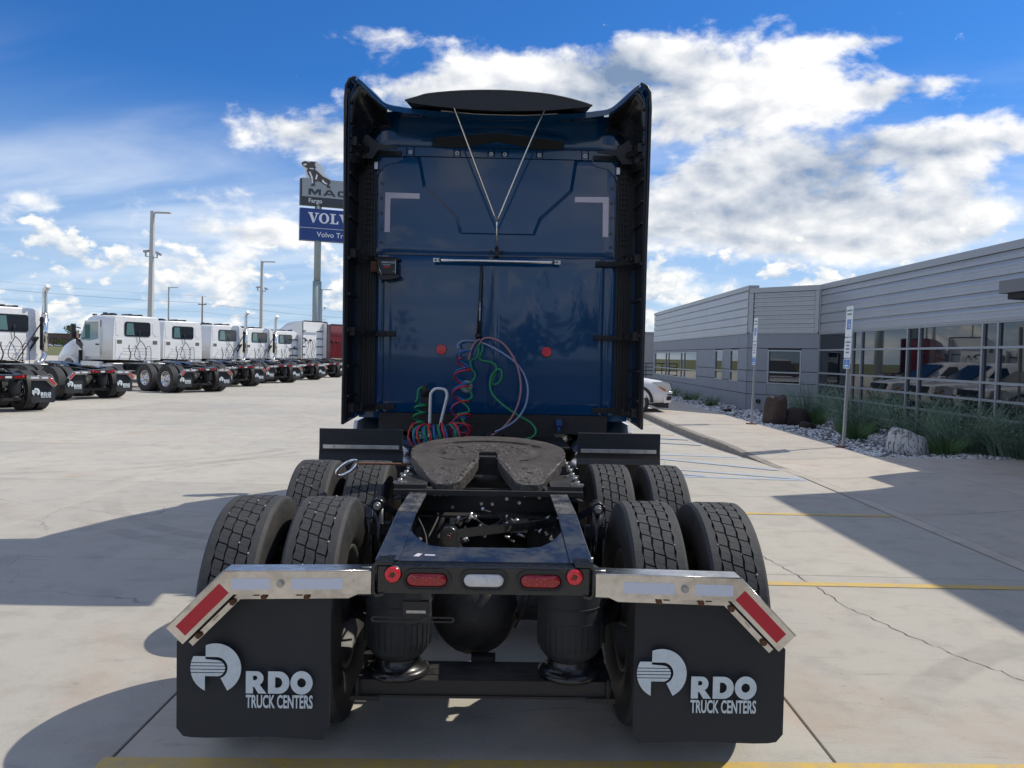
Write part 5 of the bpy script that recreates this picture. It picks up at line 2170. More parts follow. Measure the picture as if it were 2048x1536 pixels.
# reflective corner marks
for pts in ([(-.985, 3.140), (-.682, 3.136), (-.682, 3.090), (-.938, 3.089), (-.940, 2.792), (-.988, 2.792)], [(.689, 3.136), (.990, 3.142), (.992, 2.790), (.942, 2.789), (.938, 3.091), (.689, 3.090)]):
    MB().prism(pts, 'XZ', YB - .006, YB - .004).build('reflective_mark', M['tape_lilac'], truck)
for x, z in ((-.469, 1.766), (.466, 1.762)):
    b = MB().lathe([(.046, 0), (.046, .010), (.040, .013)], (x, YB - .002, z), (0, -1, 0), 28).build('round_reflector', M['black'], truck)
    MB().lathe([(.044, .011), (.0435, .0145), (.041, .015), (0, .0152)], (x, YB - .002, z), (0, -1, 0), 28, smooth=False).build('lens', M['reflector'], b)
MB().lathe([(.056, 0), (.054, .008), (.040, .012), (0, .012)], (-.240, YB - .004, 1.440), (0, -1, 0), 28).build('round_vent', material('grey vent disc', (.36, .36, .34), .7, var=(9, .9), col2=(.2, .2, .19)), truck)

# hose hanger bar with flattened ends
hb = MB()
hb.tube([(-.50, 3.255, 2.5455), (-.46, 3.25, 2.5455), (.48, 3.25, 2.546), (.52, 3.255, 2.546)], [.010, .0175, .0175, .010], 12)
hbo = hb.build('hanger_bar', M['alu'], truck)
for x in (-.52, .54):
    MB().box(x - .028, x + .028, 3.25, 3.256, 2.528, 2.563).build('bar_end', M['silver_paint'], hbo, bevel=.002, seg=1)
    MB().cyl((x - .004, 3.236, 2.546), (x - .004, YB, 2.546), .008, n=6).build('bolt', M['grime'], hbo)
pg = MB()
pg.lathe([(.030, -.003), (.033, 0), (.030, .003)], (-.124, 3.235, 2.535), (0, 1, 0), 20)
pg.tube([(-.124, 3.235, 2.505), (-.122, 3.225, 2.44), (-.128, 3.21, 2.18), (-.137, 3.20, 1.90)], [.008, .015, .017, .020], 10)
pgo = pg.build('hose_tender', M['black'], truck)
MB().box(-.1315, -.1275, 3.182, 3.186, 2.02, 2.18).box(-.139, -.121, 3.182, 3.186, 2.118, 2.124).build('tender_print', M['sign_white'], pgo)
lm = text_mesh('TEC-TRAK', .018, bold=.0003, depth=.0006) if False else None
MB().cyl((-.14, 3.21, 1.905), (-.135, 3.20, 1.87), .03, n=10).build('hose_clip', M['black'], pgo)

# lock box on the left
bx = MB().box(-1.022, -.862, 3.17, 3.33, 2.405, 2.535)
bxo = bx.build('lock_box', M['black'], truck, bevel=.004)
MB().prism([(-1.015, 2.404), (-.835, 2.404), (-.835, 2.385), (-.90, 2.365), (-.985, 2.360), (-1.015, 2.372)], 'XZ', 3.19, 3.33).build('box_base', M['black'], bxo)
MB().box(-1.06, -.84, 3.28, 3.335, 2.538, 2.56).build('box_bracket', M['grime'], bxo)
MB().box(-1.085, -1.03, 3.22, 3.34, 2.43, 2.52).build('box_arm', M['rust'], bxo)
MB().tube([(-1.012, 3.16, 2.478), (-.978, 3.155, 2.392)], .005, 6).build('latch_pin', M['alu'], bxo)
MB().box(-.866, -.861, 3.163, 3.168, 2.41, 2.53).build('box_edge', M['steel'], bxo)
lettering('lettering', 'LOAD-N-LOCK', .021, M['white_print'], bxo, (-.985, 3.168, 2.500), bold=.0006, sx=.80, depth=.0006)
MB().box(-.965, -.915, 3.166, 3.169, 2.462, 2.474).build('red_print', M['tape_red'], bxo)
for z in (2.483,):
    MB().box(-.975, -.905, 3.166, 3.169, z, z + .004).build('small_print', M['white_print'], bxo)
for z in (2.43, 2.50):
    MB().cyl((-.878, 3.165, z), (-.878, 3.171, z), .004, n=6).build('rivet', M['steel'], bxo)

# deck and clutter below the cab
dk = MB()
dk.box(-.62, .62, 2.55, 3.34, .985, 1.0)
dk.box(-1.02, 1.02, 3.36, 3.42, 1.03, 1.195).box(-.55, .55, 3.36, 3.42, .6, 1.029)
dk.box(-.42, .42, 2.50, 2.54, .96, 1.045)
dk.build('deck_plate', M['grime'], truck)
cl = MB()
rr = random.Random(21)
for _ in range(26):
    x, y = rr.uniform(-.12, .12), rr.uniform(2.75, 3.1)
    cl.tube([(x, y, 1.02), (x + rr.uniform(-.06, .06), y - .02, 1.06), (x + rr.uniform(-.1, .1), y - .05, 1.03)], .006, 5)
for x, y in ((-.03, 2.75), (-.10, 2.8), (.05, 2.8)):
    cl.box(x - .025, x + .025, y, y + .04, 1.03, 1.09)
cl.build('cable_fittings', M['grime'], truck)
MB().box(.56, .61, 3.25, 3.31, 1.11, 1.165).cyl((.585, 3.28, 1.05), (.585, 3.28, 1.11), .016, n=10).build('blue_valve', material('blue valve', (.02, .09, .26), .3), truck)

# hose post with coupling
ps = MB()
ps.box(-.605, -.545, 2.98, 3.04, 1.0, 1.40)
ps.cyl((-.58, 2.97, 1.37), (-.58, 2.97, 1.46), .03, n=12).cyl((-.60, 2.96, 1.40), (-.53, 2.96, 1.42), .015, n=8)
for z in (1.12, 1.2, 1.28):
    ps.box(-.615, -.535, 2.965, 2.979, z, z + .015)
ps.build('hose_post', M['grime'], truck)
hp = MB().tube(spline([(-.500, 2.6, 1.06), (-.500, 2.6, 1.10), (-.498, 2.6, 1.37), (-.488, 2.6, 1.42), (-.46, 2.6, 1.447), (-.42, 2.6, 1.450), (-.382, 2.6, 1.440), (-.366, 2.6, 1.405), (-.372, 2.6, 1.36), (-.408, 2.6, 1.20), (-.43, 2.6, 1.06)], 5), .0125, 10)
hp.build('hose_hoop', M['silver_paint'], truck)


# ---- air lines and cables
def hose(name_label, mat, pts, r, n=7):
    o = MB().tube(spline(pts, n), r, 8).build('air_hose', M[mat], truck)
    o['label'] = name_label
    return o


def coil(axis, rad, turns, phase=0.0, per=14, squash=1.0):
    """helix about a curved axis (list of points)"""
    ax = spline(axis, 8)
    n = int(turns * per)
    pts = []
    for i in range(n + 1):
        t = i / n * (len(ax) - 1)
        k = min(int(t), len(ax) - 2)
        p = ax[k].lerp(ax[k + 1], t - k)
        d = (ax[k + 1] - ax[k]).normalized()
        e1 = d.cross(Vector((0, 1, 0)))
        e1 = e1.normalized() if e1.length > .05 else Vector((1, 0, 0))
        e2 = d.cross(e1)
        a = 2 * pi * i / per + phase
        rr = rad(i / n) if callable(rad) else rad
        pts.append(p + e1 * rr * cos(a) + e2 * rr * sin(a) * squash)
    return pts


def px(x, y, Y):
    """position at depth Y of a spot read off the hose photo, as fractions of the back wall"""
    f = (Y + 3.82) / 7.17
    return ((x - 1600) / 320 * .6235 * f, Y, 1.2)


Z = lambda u, v, y: (u, y, v)
hose('faded red hose looping down right', 'hose_pink', [Z(-.135, 1.80, 3.16), Z(-.10, 1.86, 3.14), Z(-.03, 1.872, 3.12), Z(.07, 1.83, 3.08), Z(.16, 1.72, 3.02), Z(.215, 1.58, 2.95), Z(.23, 1.44, 2.9), Z(.205, 1.31, 2.85), Z(.14, 1.19, 2.8), Z(.06, 1.11, 2.75), Z(-.01, 1.07, 2.72)], .0085)
hose('faded blue hose looping furthest right', 'hose_grey', [Z(-.12, 1.835, 3.16), Z(-.03, 1.80, 3.13), Z(.08, 1.74, 3.08), Z(.185, 1.665, 3.02), Z(.26, 1.56, 2.96), Z(.29, 1.44, 2.9), Z(.27, 1.31, 2.85), Z(.20, 1.20, 2.8), Z(.10, 1.135, 2.75), Z(.02, 1.10, 2.72)], .0085)
hose('faded red hose dropping left of the hanger', 'hose_pink', [Z(-.125, 1.86, 3.15), Z(-.165, 1.83, 3.13), Z(-.20, 1.76, 3.1), Z(-.215, 1.68, 3.08)], .0085)
hose('blue hose arching left over the coils', 'hose_grey', [Z(-.145, 1.84, 3.16), Z(-.20, 1.845, 3.13), Z(-.27, 1.84, 3.1), Z(-.312, 1.81, 3.08), Z(-.30, 1.775, 3.05)], .0085)
hose('green cable dropping right with a small loop', 'hose_green', [Z(-.105, 1.83, 3.17), Z(-.10, 1.77, 3.15), Z(-.125, 1.70, 3.14), Z(-.10, 1.675, 3.13), Z(-.03, 1.665, 3.12), Z(.02, 1.63, 3.11), Z(.015, 1.57, 3.1), Z(-.012, 1.50, 3.09), Z(.01, 1.47, 3.07), Z(.06, 1.51, 3.05), Z(.07, 1.585, 3.05), Z(.04, 1.605, 3.06), Z(-.01, 1.56, 3.07), Z(-.03, 1.48, 3.05), Z(.0, 1.385, 3.0), Z(.10, 1.295, 2.95), Z(.22, 1.22, 2.9), Z(.32, 1.165, 2.86), Z(.36, 1.10, 2.82), Z(.32, 1.05, 2.8), Z(.22, 1.035, 2.78), Z(.08, 1.05, 2.75)], .0095)
hose('green cable weaving down beside the coils', 'hose_green', [Z(-.14, 1.82, 3.16), Z(-.135, 1.75, 3.14), Z(-.15, 1.70, 3.12), Z(-.20, 1.67, 3.1), Z(-.19, 1.61, 3.08), Z(-.155, 1.55, 3.06), Z(-.19, 1.49, 3.04), Z(-.24, 1.46, 3.03), Z(-.20, 1.42, 3.0), Z(-.18, 1.37, 2.98), Z(-.22, 1.34, 2.96), Z(-.26, 1.33, 2.95), Z(-.215, 1.29, 2.92), Z(-.20, 1.25, 2.9), Z(-.25, 1.235, 2.88), Z(-.29, 1.23, 2.86), Z(-.25, 1.19, 2.84), Z(-.24, 1.15, 2.82), Z(-.31, 1.16, 2.8), Z(-.29, 1.10, 2.76), Z(-.26, 1.06, 2.74)], .0095)
axis_r = [Z(-.255, 1.76, 3.04), Z(-.268, 1.60, 3.0), Z(-.275, 1.44, 2.94), Z(-.28, 1.28, 2.88), Z(-.27, 1.14, 2.78), Z(-.25, 1.08, 2.72)]
o = MB().tube(coil(axis_r, lambda t: .058 + .015 * t, 5.6, .4), .0075, 7).build('air_hose', M['hose_blue'], truck); o['label'] = 'blue coiled air hose hanging right of the hoop'
axis_r2 = [Z(-.245, 1.68, 3.03), Z(-.262, 1.55, 2.99), Z(-.27, 1.40, 2.93), Z(-.265, 1.27, 2.87), Z(-.25, 1.15, 2.77), Z(-.25, 1.09, 2.70)]
o = MB().tube(coil(axis_r2, lambda t: .062 + .022 * t, 5.3, 2.1), .0075, 7).build('air_hose', M['hose_red'], truck); o['label'] = 'red coiled air hose hanging right of the hoop'
axis_l = [Z(-.60, 1.32, 2.92), Z(-.610, 1.24, 2.9), Z(-.615, 1.12, 2.85), Z(-.60, 1.06, 2.75)]
g0 = [Z(-.595, 1.445, 2.95), Z(-.628, 1.42, 2.94), Z(-.632, 1.36, 2.93)]
o = MB().tube(spline(g0, 6) + coil(axis_l, .045, 4.6, 2.6), .010, 8).build('air_hose', M['hose_green'], truck); o['label'] = 'green coiled cable hanging left of the hoop'
bundle = [(-.60, 2.60, 1.075), (-.53, 2.50, 1.07), (-.45, 2.46, 1.085), (-.36, 2.46, 1.09), (-.27, 2.50, 1.095)]
for mat, lab, ph, rad, tn, dz in (('hose_red', 'red hose coils bundled under the hoop', .2, .094, 4.6, .006), ('hose_blue', 'blue hose coils bundled under the hoop', 1.7, .088, 5.4, -.004), ('hose_green', 'green cable coils bundled under the hoop', 3.4, .084, 4.3, .0)):
    rj = random.Random(int(ph * 10))
    pts = coil([(x, y, z + dz) for x, y, z in bundle], lambda t: rad, tn, ph, 16, .9)
    pts = [p + Vector((rj.uniform(-.004, .004), rj.uniform(-.003, .003), rj.uniform(-.003, .003))) for p in pts]
    o = MB().tube(pts, .0085, 7).build('air_hose', M[mat], truck)
    o['label'] = lab
o = MB().tube([Vector((-.26 + .075 * cos(a), 2.60 - .02 * sin(a), 1.115 + .062 * sin(a))) for a in [2 * pi * k / 26 for k in range(26)]], .0075, 7, closed=True).build('air_hose', M['hose_red'], truck)
o['label'] = 'open red hose loop at the right end of the bundle'

# quarter fenders ahead of the drive wheels
for s in (-1, 1):
    xa, xb = (.655, 1.268) if s < 0 else (.635, 1.250)
    q = MB().box(s * xa, s * xb, 2.10, 2.108, 1.0, 1.165)
    qo = q.build('quarter_fender', M['flap'], truck, bevel=.004, seg=1)
    st = MB().box(s * (xa + .025), s * (xb - .03), 2.090, 2.0995, 1.018, 1.046).build('clamp_strip', M['alu_dull'], qo, bevel=.001, seg=1)
    for k in range(4):
        x = s * (xa + .10 + k * .135)
        MB().cyl((x, 2.080, 1.032), (x, 2.0898, 1.032), .011, n=8).build('bolt', M['steel'], qo)
    # rolled metal fender sheet below
    m = MB()
    prof = [(2.112, 1.01), (2.112, .975), (2.10, .93), (2.13, .80), (2.16, .62), (2.18, .45)]
    A = [(s * (xa - .005), y, z) for y, z in prof] + [(s * (xa - .005), y + .012, z) for y, z in prof[::-1]]
    B = [(s * (xb + .004), y, z) for y, z in prof] + [(s * (xb + .004), y + .012, z) for y, z in prof[::-1]]
    m.loft([A, B] if s > 0 else [B, A], True, True, False)
    m.build('fender_sheet', M['flap'] if s < 0 else material('brown fender sheet', (.06, .052, .045), .35, .3, var=(3, .6)), truck, bevel=.004, seg=1)
# release handle of the fifth wheel
rh = MB()
rh.bar((-.42, 1.05, 1.055), (-.80, 1.02, 1.058), .035, .010)
ho = rh.build('release_handle', M['rust'], truck)
lp = [(-.80 + .022 * cos(a) + .052 * sin(a) * .9, 1.02 - .02 * sin(a), 1.045 + .045 * sin(a)) for a in [0]]
loop = []
for k in range(24):
    a = 2 * pi * k / 24
    u = .030 * cos(a)
    v = .072 * sin(a)
    # long oval leaning right
    X = -.855 + u * .75 + v * .80
    Zz = 1.035 - u * .62 + v * .62
    loop.append((X, .985 + .02 * cos(a), Zz))
MB().tube(loop, .0095, 8, closed=True).build('pull_ring', M['chrome'], ho)

# ------------------------------------------------------------------ row of white tractors
WP = M['white_paint']


def day_cab(root):
    YC = 3.72
    m = MB()
    m.loft([ring(YC, 1.04, 1.16, 2.90, .95, .13), ring(YC + .05, 1.06, 1.14, 2.94, .97, .14), ring(5.4, 1.06, 1.12, 2.97, .97, .16), ring(5.75, 1.05, 1.1, 2.90, .94, .18)], smooth=True)
    cab = m.build('cab', WP, root)
    w = MB()
    w.loft([ring(5.752, 1.05, 1.1, 2.89, .94, .18), ring(6.35, 1.03, 1.05, 2.06, .94, .12)], smooth=True)
    w.build('cab_front', WP, root)
    h = MB()
    h.loft([ring(6.352, 1.02, .95, 2.03, .90, .14), ring(7.3, .98, .9, 1.93, .84, .16), ring(8.0, .92, .8, 1.74, .74, .2), ring(8.25, .86, .62, 1.42, .68, .2)], smooth=True)
    h.build('hood', WP, root)
    # back wall relief
    b = MB()
    b.prism([(-.96, 1.22), (.96, 1.22), (.94, 2.0), (-.94, 2.0)], 'XZ', YC - .012, YC + .01)
    b.build('back_panel', WP, root, bevel=.01)
    for z in (1.38, 1.50, 1.62):
        MB().box(-.62, .62, YC - .022, YC - .0125, z, z + .035).build('pressed_rib', WP, root)
    for s in (-1, 1):
        MB().prism([(s * .93, 2.15), (s * .93, 2.70), (s * .80, 2.78), (s * .66, 2.66), (s * .66, 2.30), (s * .80, 2.12)], 'XZ', YC - .010, YC + .01).build('pressed_field', WP, root, bevel=.008)
        MB().box(s * .68, s * .88, YC - .022, YC - .0125, 1.80, 1.95).build('vent', M['vent_grey'], root, bevel=.02)
    win = MB().prism(arc(-.47, 2.20, .10, 180, 270, 4) + arc(.47, 2.20, .10, 270, 360, 4) + arc(.47, 2.60, .10, 0, 90, 4) + arc(-.47, 2.60, .10, 90, 180, 4), 'XZ', YC - .016, YC + .01)
    wo = win.build('back_window', M['black'], root)
    MB().prism(arc(-.45, 2.22, .09, 180, 270, 4) + arc(.45, 2.22, .09, 270, 360, 4) + arc(.45, 2.58, .09, 0, 90, 4) + arc(-.45, 2.58, .09, 90, 180, 4), 'XZ', YC - .019, YC - .0165).build('glass', M['glass_dark'], wo)
    MB().prism([(-.50, 2.16), (-.14, 2.16), (-.20, 2.64), (-.46, 2.64)], 'XZ', YC - .0215, YC - .0195).build('see_through', M['glass_green'], wo)
    for s in (-1, 1):
        d = MB()
        d.prism([(4.62, 1.25), (5.72, 1.25), (6.1, 1.9), (5.75, 2.72), (4.62, 2.76)], 'YZ', s * 1.045, s * 1.066)
        do = d.build('door', WP, root, bevel=.01)
        MB().prism([(4.75, 1.98), (5.40, 1.90), (6.02, 1.95), (5.72, 2.66), (4.75, 2.68)], 'YZ', s * 1.066, s * 1.073).build('side_window', M['glass_green'], do)
        MB().box(s * 1.066, s * 1.085, 4.70, 4.92, 1.72, 1.78).build('handle', M['black'], do)
        MB().bar((s * 1.085, 4.50, 1.35), (s * 1.085, 4.50, 2.45), .03, .03).build('grab_bar', M['chrome'], root)
        MB().prism([(4.605, 1.23), (4.615, 1.23), (4.615, 2.77), (4.605, 2.77)], 'YZ', s * 1.06, s * 1.0665).build('door_seam', M['black'], do)
        MB().box(s * .95, s * 1.13, 4.55, 6.1, .62, 1.06).build('step_box', WP, root, bevel=.03)
        MB().prism([(5.95, 1.52), (6.42, 1.78), (6.42, 1.98), (6.12, 1.94), (5.86, 1.75)], 'YZ', s * 1.035, s * 1.07).build('cowl_trim', M['black'], root)
        mr = MB().box(s * 1.28, s * 1.46, 6.00, 6.12, 1.98, 2.58)
        mo = mr.build('side_mirror', M['black'], root, bevel=.03)
        MB().bar((s * 1.05, 6.15, 1.86), (s * 1.32, 6.06, 2.05), .05, .05).bar((s * 1.05, 6.1, 2.4), (s * 1.3, 6.06, 2.45), .04, .04).build('mirror_arm', M['black'], mo)
        f = MB()
        o = arc(6.7, .56, .68, 5, 175, 12); i = arc(6.7, .56, .60, 5, 175, 12)
        for k in range(len(o) - 1):
            f.prism([o[k], o[k + 1], i[k + 1], i[k]], 'YZ', s * .78, s * 1.20)
        f.build('front_fender', WP, root)
        MB().box(s * .88, s * 1.19, 5.95, 6.0, .95, 1.5).build('hood_vent', M['black'], root)
        MB().lathe([(0, 0), (.28, 0), (.30, .03), (.30, 1.27), (.28, 1.3), (0, 1.3)], (s * .88, 4.2, .70), (0, 1, 0), 20).build('fuel_tank', M['alu'], root)
        MB().box(s * .70, s * 1.16, 3.55, 4.0, .50, 1.02).build('battery_box', M['alu_dull'], root, bevel=.03)
    MB().prism([(-.86, 2.06), (.86, 2.06), (.84, 2.80), (-.84, 2.80)], 'XY', 0, .01)
    ws = MB()
    ws.add([(-.92, 6.335, 2.10), (.92, 6.335, 2.10), (.84, 5.795, 2.80), (-.84, 5.795, 2.80)], [(0, 1, 2, 3)])
    ws.add([(-.92, 6.345, 2.115), (.92, 6.345, 2.115), (.84, 5.805, 2.815), (-.84, 5.805, 2.815)], [(0, 1, 2, 3)])
    ws.build('windscreen', M['glass_dark'], root)
    MB().box(-1.1, 1.1, 8.2, 8.4, .35, .85).build('front_bumper', M['chrome'], root, bevel=.04)
    for x in (-.72, -.36, 0, .36, .72):
        MB().box(x - .07, x + .07, 5.55, 5.7, 2.95, 3.02).build('roof_lamp', M['black'], root, bevel=.02)
    rl = random.Random(2)
    for x in (-.75, -.62, -.48, .05, .22, .45, .62):
        MB().box(x - .05, x + .05, 4.2 + rl.uniform(0, .5), 4.9, 2.95, 3.0 + rl.uniform(.02, .07)).build('roof_lamp', M['black'], root, bevel=.015)
    # lines behind the cab
    hs = MB()
    hs.tube(spline([(.05, 3.60, 1.95), (-.15, 3.58, 1.6), (-.2, 3.55, 1.25), (.1, 3.4, 1.08)], 6), .014, 6)
    hs.tube(spline([(.05, 3.60, 1.95), (.25, 3.58, 1.7), (.28, 3.55, 1.3), (.0, 3.4, 1.06)], 6), .014, 6)
    hs.tube(spline([(-.5, 3.5, 1.1), (-.42, 3.5, 1.35), (-.5, 3.5, 1.6), (-.46, 3.55, 1.75)], 6), .02, 6)
    hs.tube(spline([(.25, 3.5, 1.0), (.25, 3.5, 1.62), (.45, 3.5, 1.66), (.47, 3.5, 1.0)], 4), .012, 6)
    hs.cyl((.05, 3.66, 1.95), (.05, 3.64, 2.35), .014, n=6)
    hs.build('air_hose', M['grime'], root)
    MB().box(-.5, .5, 3.0, 3.9, 1.0, 1.03).build('deck_plate', M['alu_dull'], root)
    MB().box(-.45, .45, 4.0, 8.0, .72, 1.1).build('engine_block', M['grime'], root)


def stack(root):
    m = MB()
    m.tube(spline([(.55, 3.25, 1.05), (.80, 3.38, 1.10), (.98, 3.45, 1.35), (.98, 3.45, 1.6)], 6), .085, 14)
    m.cyl((.98, 3.45, 1.45), (.98, 3.45, 2.75), .105, n=18)
    m.tube(spline([(.98, 3.45, 2.74), (.98, 3.45, 3.45), (.98, 3.43, 3.56), (.98, 3.35, 3.64), (.98, 3.25, 3.72)], 6), .088, 14)
    s = put('exhaust_stack', shared('stack', lambda: m.mesh('exhaust_stack', M['alu'])), root)
    g = MB()
    g.box(.86, .90, 3.39, 3.53, 1.5, 2.65)
    g.box(.86, 1.08, 3.37, 3.55, 2.52, 2.58)
    g.box(.86, 1.08, 3.37, 3.55, 1.60, 1.64)
    g.bar((.90, 3.50, 2.45), (.05, 3.50, 1.15), .03, .03)
    g.bar((.86, 3.60, 1.95), (.45, 3.88, 1.1), .09, .07)
    put('stack_brace', shared('stackb', lambda: g.mesh('stack_brace', M['black'])), s)


PHI = radians(57)
HEAD = Vector((-sin(PHI), cos(PHI), 0))


def park(root, rx, ry, turn=0.0):
    p = Vector((rx, ry, 0)) + HEAD * .86
    root.location = p
    root.rotation_euler = (0, 0, PHI + turn)


G = 'white tractors parked in a slanted row'
proto = thing('semi_truck', 'white day cab tractor cut by the picture edge, only its tail and flap showing', 'truck', group=G)
chassis(proto, False)
day_cab(proto)
spots = [
    ((-12.25, 19.6), False, None),
    ((-12.95, 25.3), True, 'white day cab tractor second in the row with a tall chrome exhaust stack'),
    ((-11.60, 30.7), False, 'white day cab tractor showing its door, mirror and two chrome rims'),
    ((-11.90, 36.0), False, 'white day cab tractor parked just behind the one with chrome rims'),
    ((-11.55, 41.0), True, 'white day cab tractor with an exhaust stack in the middle of the row'),
    ((-11.40, 46.0), True, 'white day cab tractor with an exhaust stack beside the second lamp post'),
    ((-11.25, 51.0), False, 'white day cab tractor with black brackets just before the white sleeper tractor'),
]
copies = [proto] + [copy_tree(proto) for _ in spots[1:]]
for k, ((xy, st_, lab), r) in enumerate(zip(spots, copies)):
    park(r, *xy, turn=radians(7) if k == 1 else 0.0)
    if lab: r['label'] = lab
    if st_: stack(r)
ex = MB()
for z in (1.3, 1.75, 2.35):
    ex.box(.35, 1.0, 3.64, 3.69, z, z + .07)
ex.build('black_bracket', M['black'], copies[6])
MB().box(1.065, 1.09, 3.3, 3.9, 1.15, 2.85).build('side_extender', WP, copies[6])


def sleeper(root, paint):
    YS = 3.0
    m = MB()
    m.loft([ring(YS, 1.20, 1.10, 3.85, 1.12, .12), ring(3.6, 1.22, 1.1, 3.88, 1.14, .2), ring(4.6, 1.22, 1.05, 3.72, 1.10, .3), ring(5.5, 1.2, 1.0, 3.30, 1.0, .4), ring(6.1, 1.15, .95, 2.75, .95, .3), ring(6.5, 1.1, .9, 2.1, .92, .2), ring(7.6, 1.0, .8, 1.9, .84, .2), ring(8.3, .9, .6, 1.5, .7, .2)])
    m.build('cab', paint, root)
    MB().prism([(-1.19, 1.12), (1.19, 1.12), (1.13, 3.78), (-1.13, 3.78)], 'XZ', YS - .03, YS - .002).build('back_panel', paint, root, bevel=.01)
    for s in (-1, 1):
        MB().box(s * 1.19, s * 1.235, 2.55, 3.4, 1.1, 3.84).build('side_fairing', paint, root, bevel=.02)
        MB().box(s * 1.17, s * 1.24, 2.53, 2.5499, 1.1, 3.86).build('edge_trim', M['black'], root)
        MB().prism([(3.6, 2.75), (4.2, 2.75), (4.2, 3.15), (3.75, 3.2)], 'YZ', s * 1.218, s * 1.235).build('sleeper_window', M['glass_dark'], root)
        MB().prism([(5.0, 1.95), (6.0, 1.95), (5.9, 2.6), (5.0, 2.7)], 'YZ', s * 1.19, s * 1.228).build('side_window', M['glass_dark'], root)
        for z in (1.35, 1.95, 2.55, 3.1):
            MB().box(s * .55, s * 1.18, YS - .06, YS - .031, z, z + .07).build('black_bracket', M['black'], root)
    MB().box(-1.12, 1.12, 2.50, 2.56, 3.80, 3.89).build('roof_edge', M['black'], root)
    hs = MB()
    for x in (-.45, .0, .25):
        hs.tube(spline([(x, 2.9, 2.5), (x + .12, 2.88, 2.0), (x - .05, 2.86, 1.5), (x + .1, 2.8, 1.1)], 5), .018, 6)
    hs.ball((-.55, 2.92, 2.45), .09, 8, 6).ball((-.1, 2.92, 2.45), .09, 8, 6)
    hs.build('air_hose', M['grime'], root)
    for s in (-1, 1):
        f = MB().box(s * .8, s * 1.22, 6.1, 7.3, .95, 1.25)
        f.build('front_fender', paint, root, bevel=.05)
    MB().box(-1.1, 1.1, 8.25, 8.45, .35, .85).build('front_bumper', M['chrome'], root)


t = thing('semi_truck', 'tall white sleeper tractor near the far end of the row', 'truck', group='tall sleeper tractors at the far end of the row')
chassis(t, False); sleeper(t, WP)
park(t, -11.9, 58.3)
t = thing('semi_truck', 'tall dark red sleeper tractor mostly hidden behind the blue one', 'truck', group='tall sleeper tractors at the far end of the row')
chassis(t, False); sleeper(t, M['red_paint'])
park(t, -11.3, 64.6)


# ------------------------------------------------------------------ lamp posts, wires
def lamp_post(label, x, y, h, w=.17, cams=True, lean=0.0, arm=1.0):
    r = thing('lamp_post', label, 'lamp post', (x, y, 0), (0, lean, 0), 'lamp posts over the lot')
    rings = []
    for z, k in ((0, 1.25), (h, .8)):
        q = w * k / 2
        rings.append([(-q, -q, z), (q, -q, z), (q, q, z), (-q, q, z)])
    MB().loft(rings, True, True, False).build('pole', M['pole_grey'], r)
    a = MB().prism([(0, h - .35), (w * .5, h - .5), (.34, h - .12), (arm, h - .08), (arm, h - .15), (.36, h - .22)], 'XZ', -.13, .13) if False else MB()
    a.bar((.0, 0, h - .30), (.25, 0, h - .10), .08, .08)
    a.box(.22, arm, -.16, .16, h - .15, h - .05)
    a.build('lamp_head', M['pole_grey'], r)
    if cams:
        z = h - 3.35
        c = MB().bar((-.45, 0, z), (.45, 0, z - .08), .05, .05)
        c.box(-.50, -.40, -.04, .04, z, z + .35).box(.36, .44, -.04, .04, z - .08, z + .2)
        c.obox((-.38, -.05, z + .38), (.42, .22, .16), Matrix.Rotation(-.15, 3, 'Y'))
        c.obox((.52, -.05, z + .24), (.40, .22, .16), Matrix.Rotation(.5, 3, 'Y'))
        c.build('camera_bracket', M['galv'], r)
    return r


lamp_post('tall grey lamp post with cameras behind the white cab with chrome rims', -27.0, 60.0, 11.7, .30, True, .012, 1.35)
lamp_post('grey lamp post with cameras between the white day cabs and the pylon sign', -28.4, 91, 11.6, .30, True, 0, 1.5)
lamp_post('thin distant lamp post just right of the tall lamp post with cameras', -57.2, 134, 11.6, .22, False, 0, 1.6)
lamp_post('thin distant lamp post just right of the pylon sign pole', -31.6, 133, 11.8, .22, True, 0, 1.6)
lamp_post('far away lamp post low on the horizon left of the pylon sign', -62, 260, 11.6, .3, False, 0, 1.8)
UPX, UPY = -57.8, 150
u = thing('utility_pole', 'weathered wooden utility pole with a crossarm beyond the white cabs', 'utility pole', (UPX, UPY, 0))
MB().cyl((0, 0, 0), (0, 0, 11.2), .17, .12, n=8).build('pole', M['wood'], u)
MB().box(-.75, .75, -.08, .08, 9.6, 9.75).build('crossarm', M['wood'], u)
for x in (-.65, .65):
    MB().cyl((x, 0, 9.75), (x, 0, 9.95), .05, n=6).build('insulator', M['vent_grey'], u)


def sag(p, q, d, n=14):
    p, q = Vector(p), Vector(q)
    return [p.lerp(q, k / n) - Vector((0, 0, d * 4 * (k / n) * (1 - k / n))) for k in range(n + 1)]


wr = MB()
for dx, dz in ((-.65, 9.95), (.65, 9.95), (0, 11.2), (0, 8.3)):
    wr.tube(sag((UPX + dx, UPY, dz), (-125 + dx, 118, dz + 4.5), 1.2), .014, 4)
    wr.tube(sag((UPX + dx, UPY, dz), (-10 + dx, 185, dz - .5), 1.2), .014, 4)
o = wr.build('power_line', M['wire'])
tag(o, 'thin overhead wires running left and right from the wooden utility pole', 'power line')
o['kind'] = 'thing'

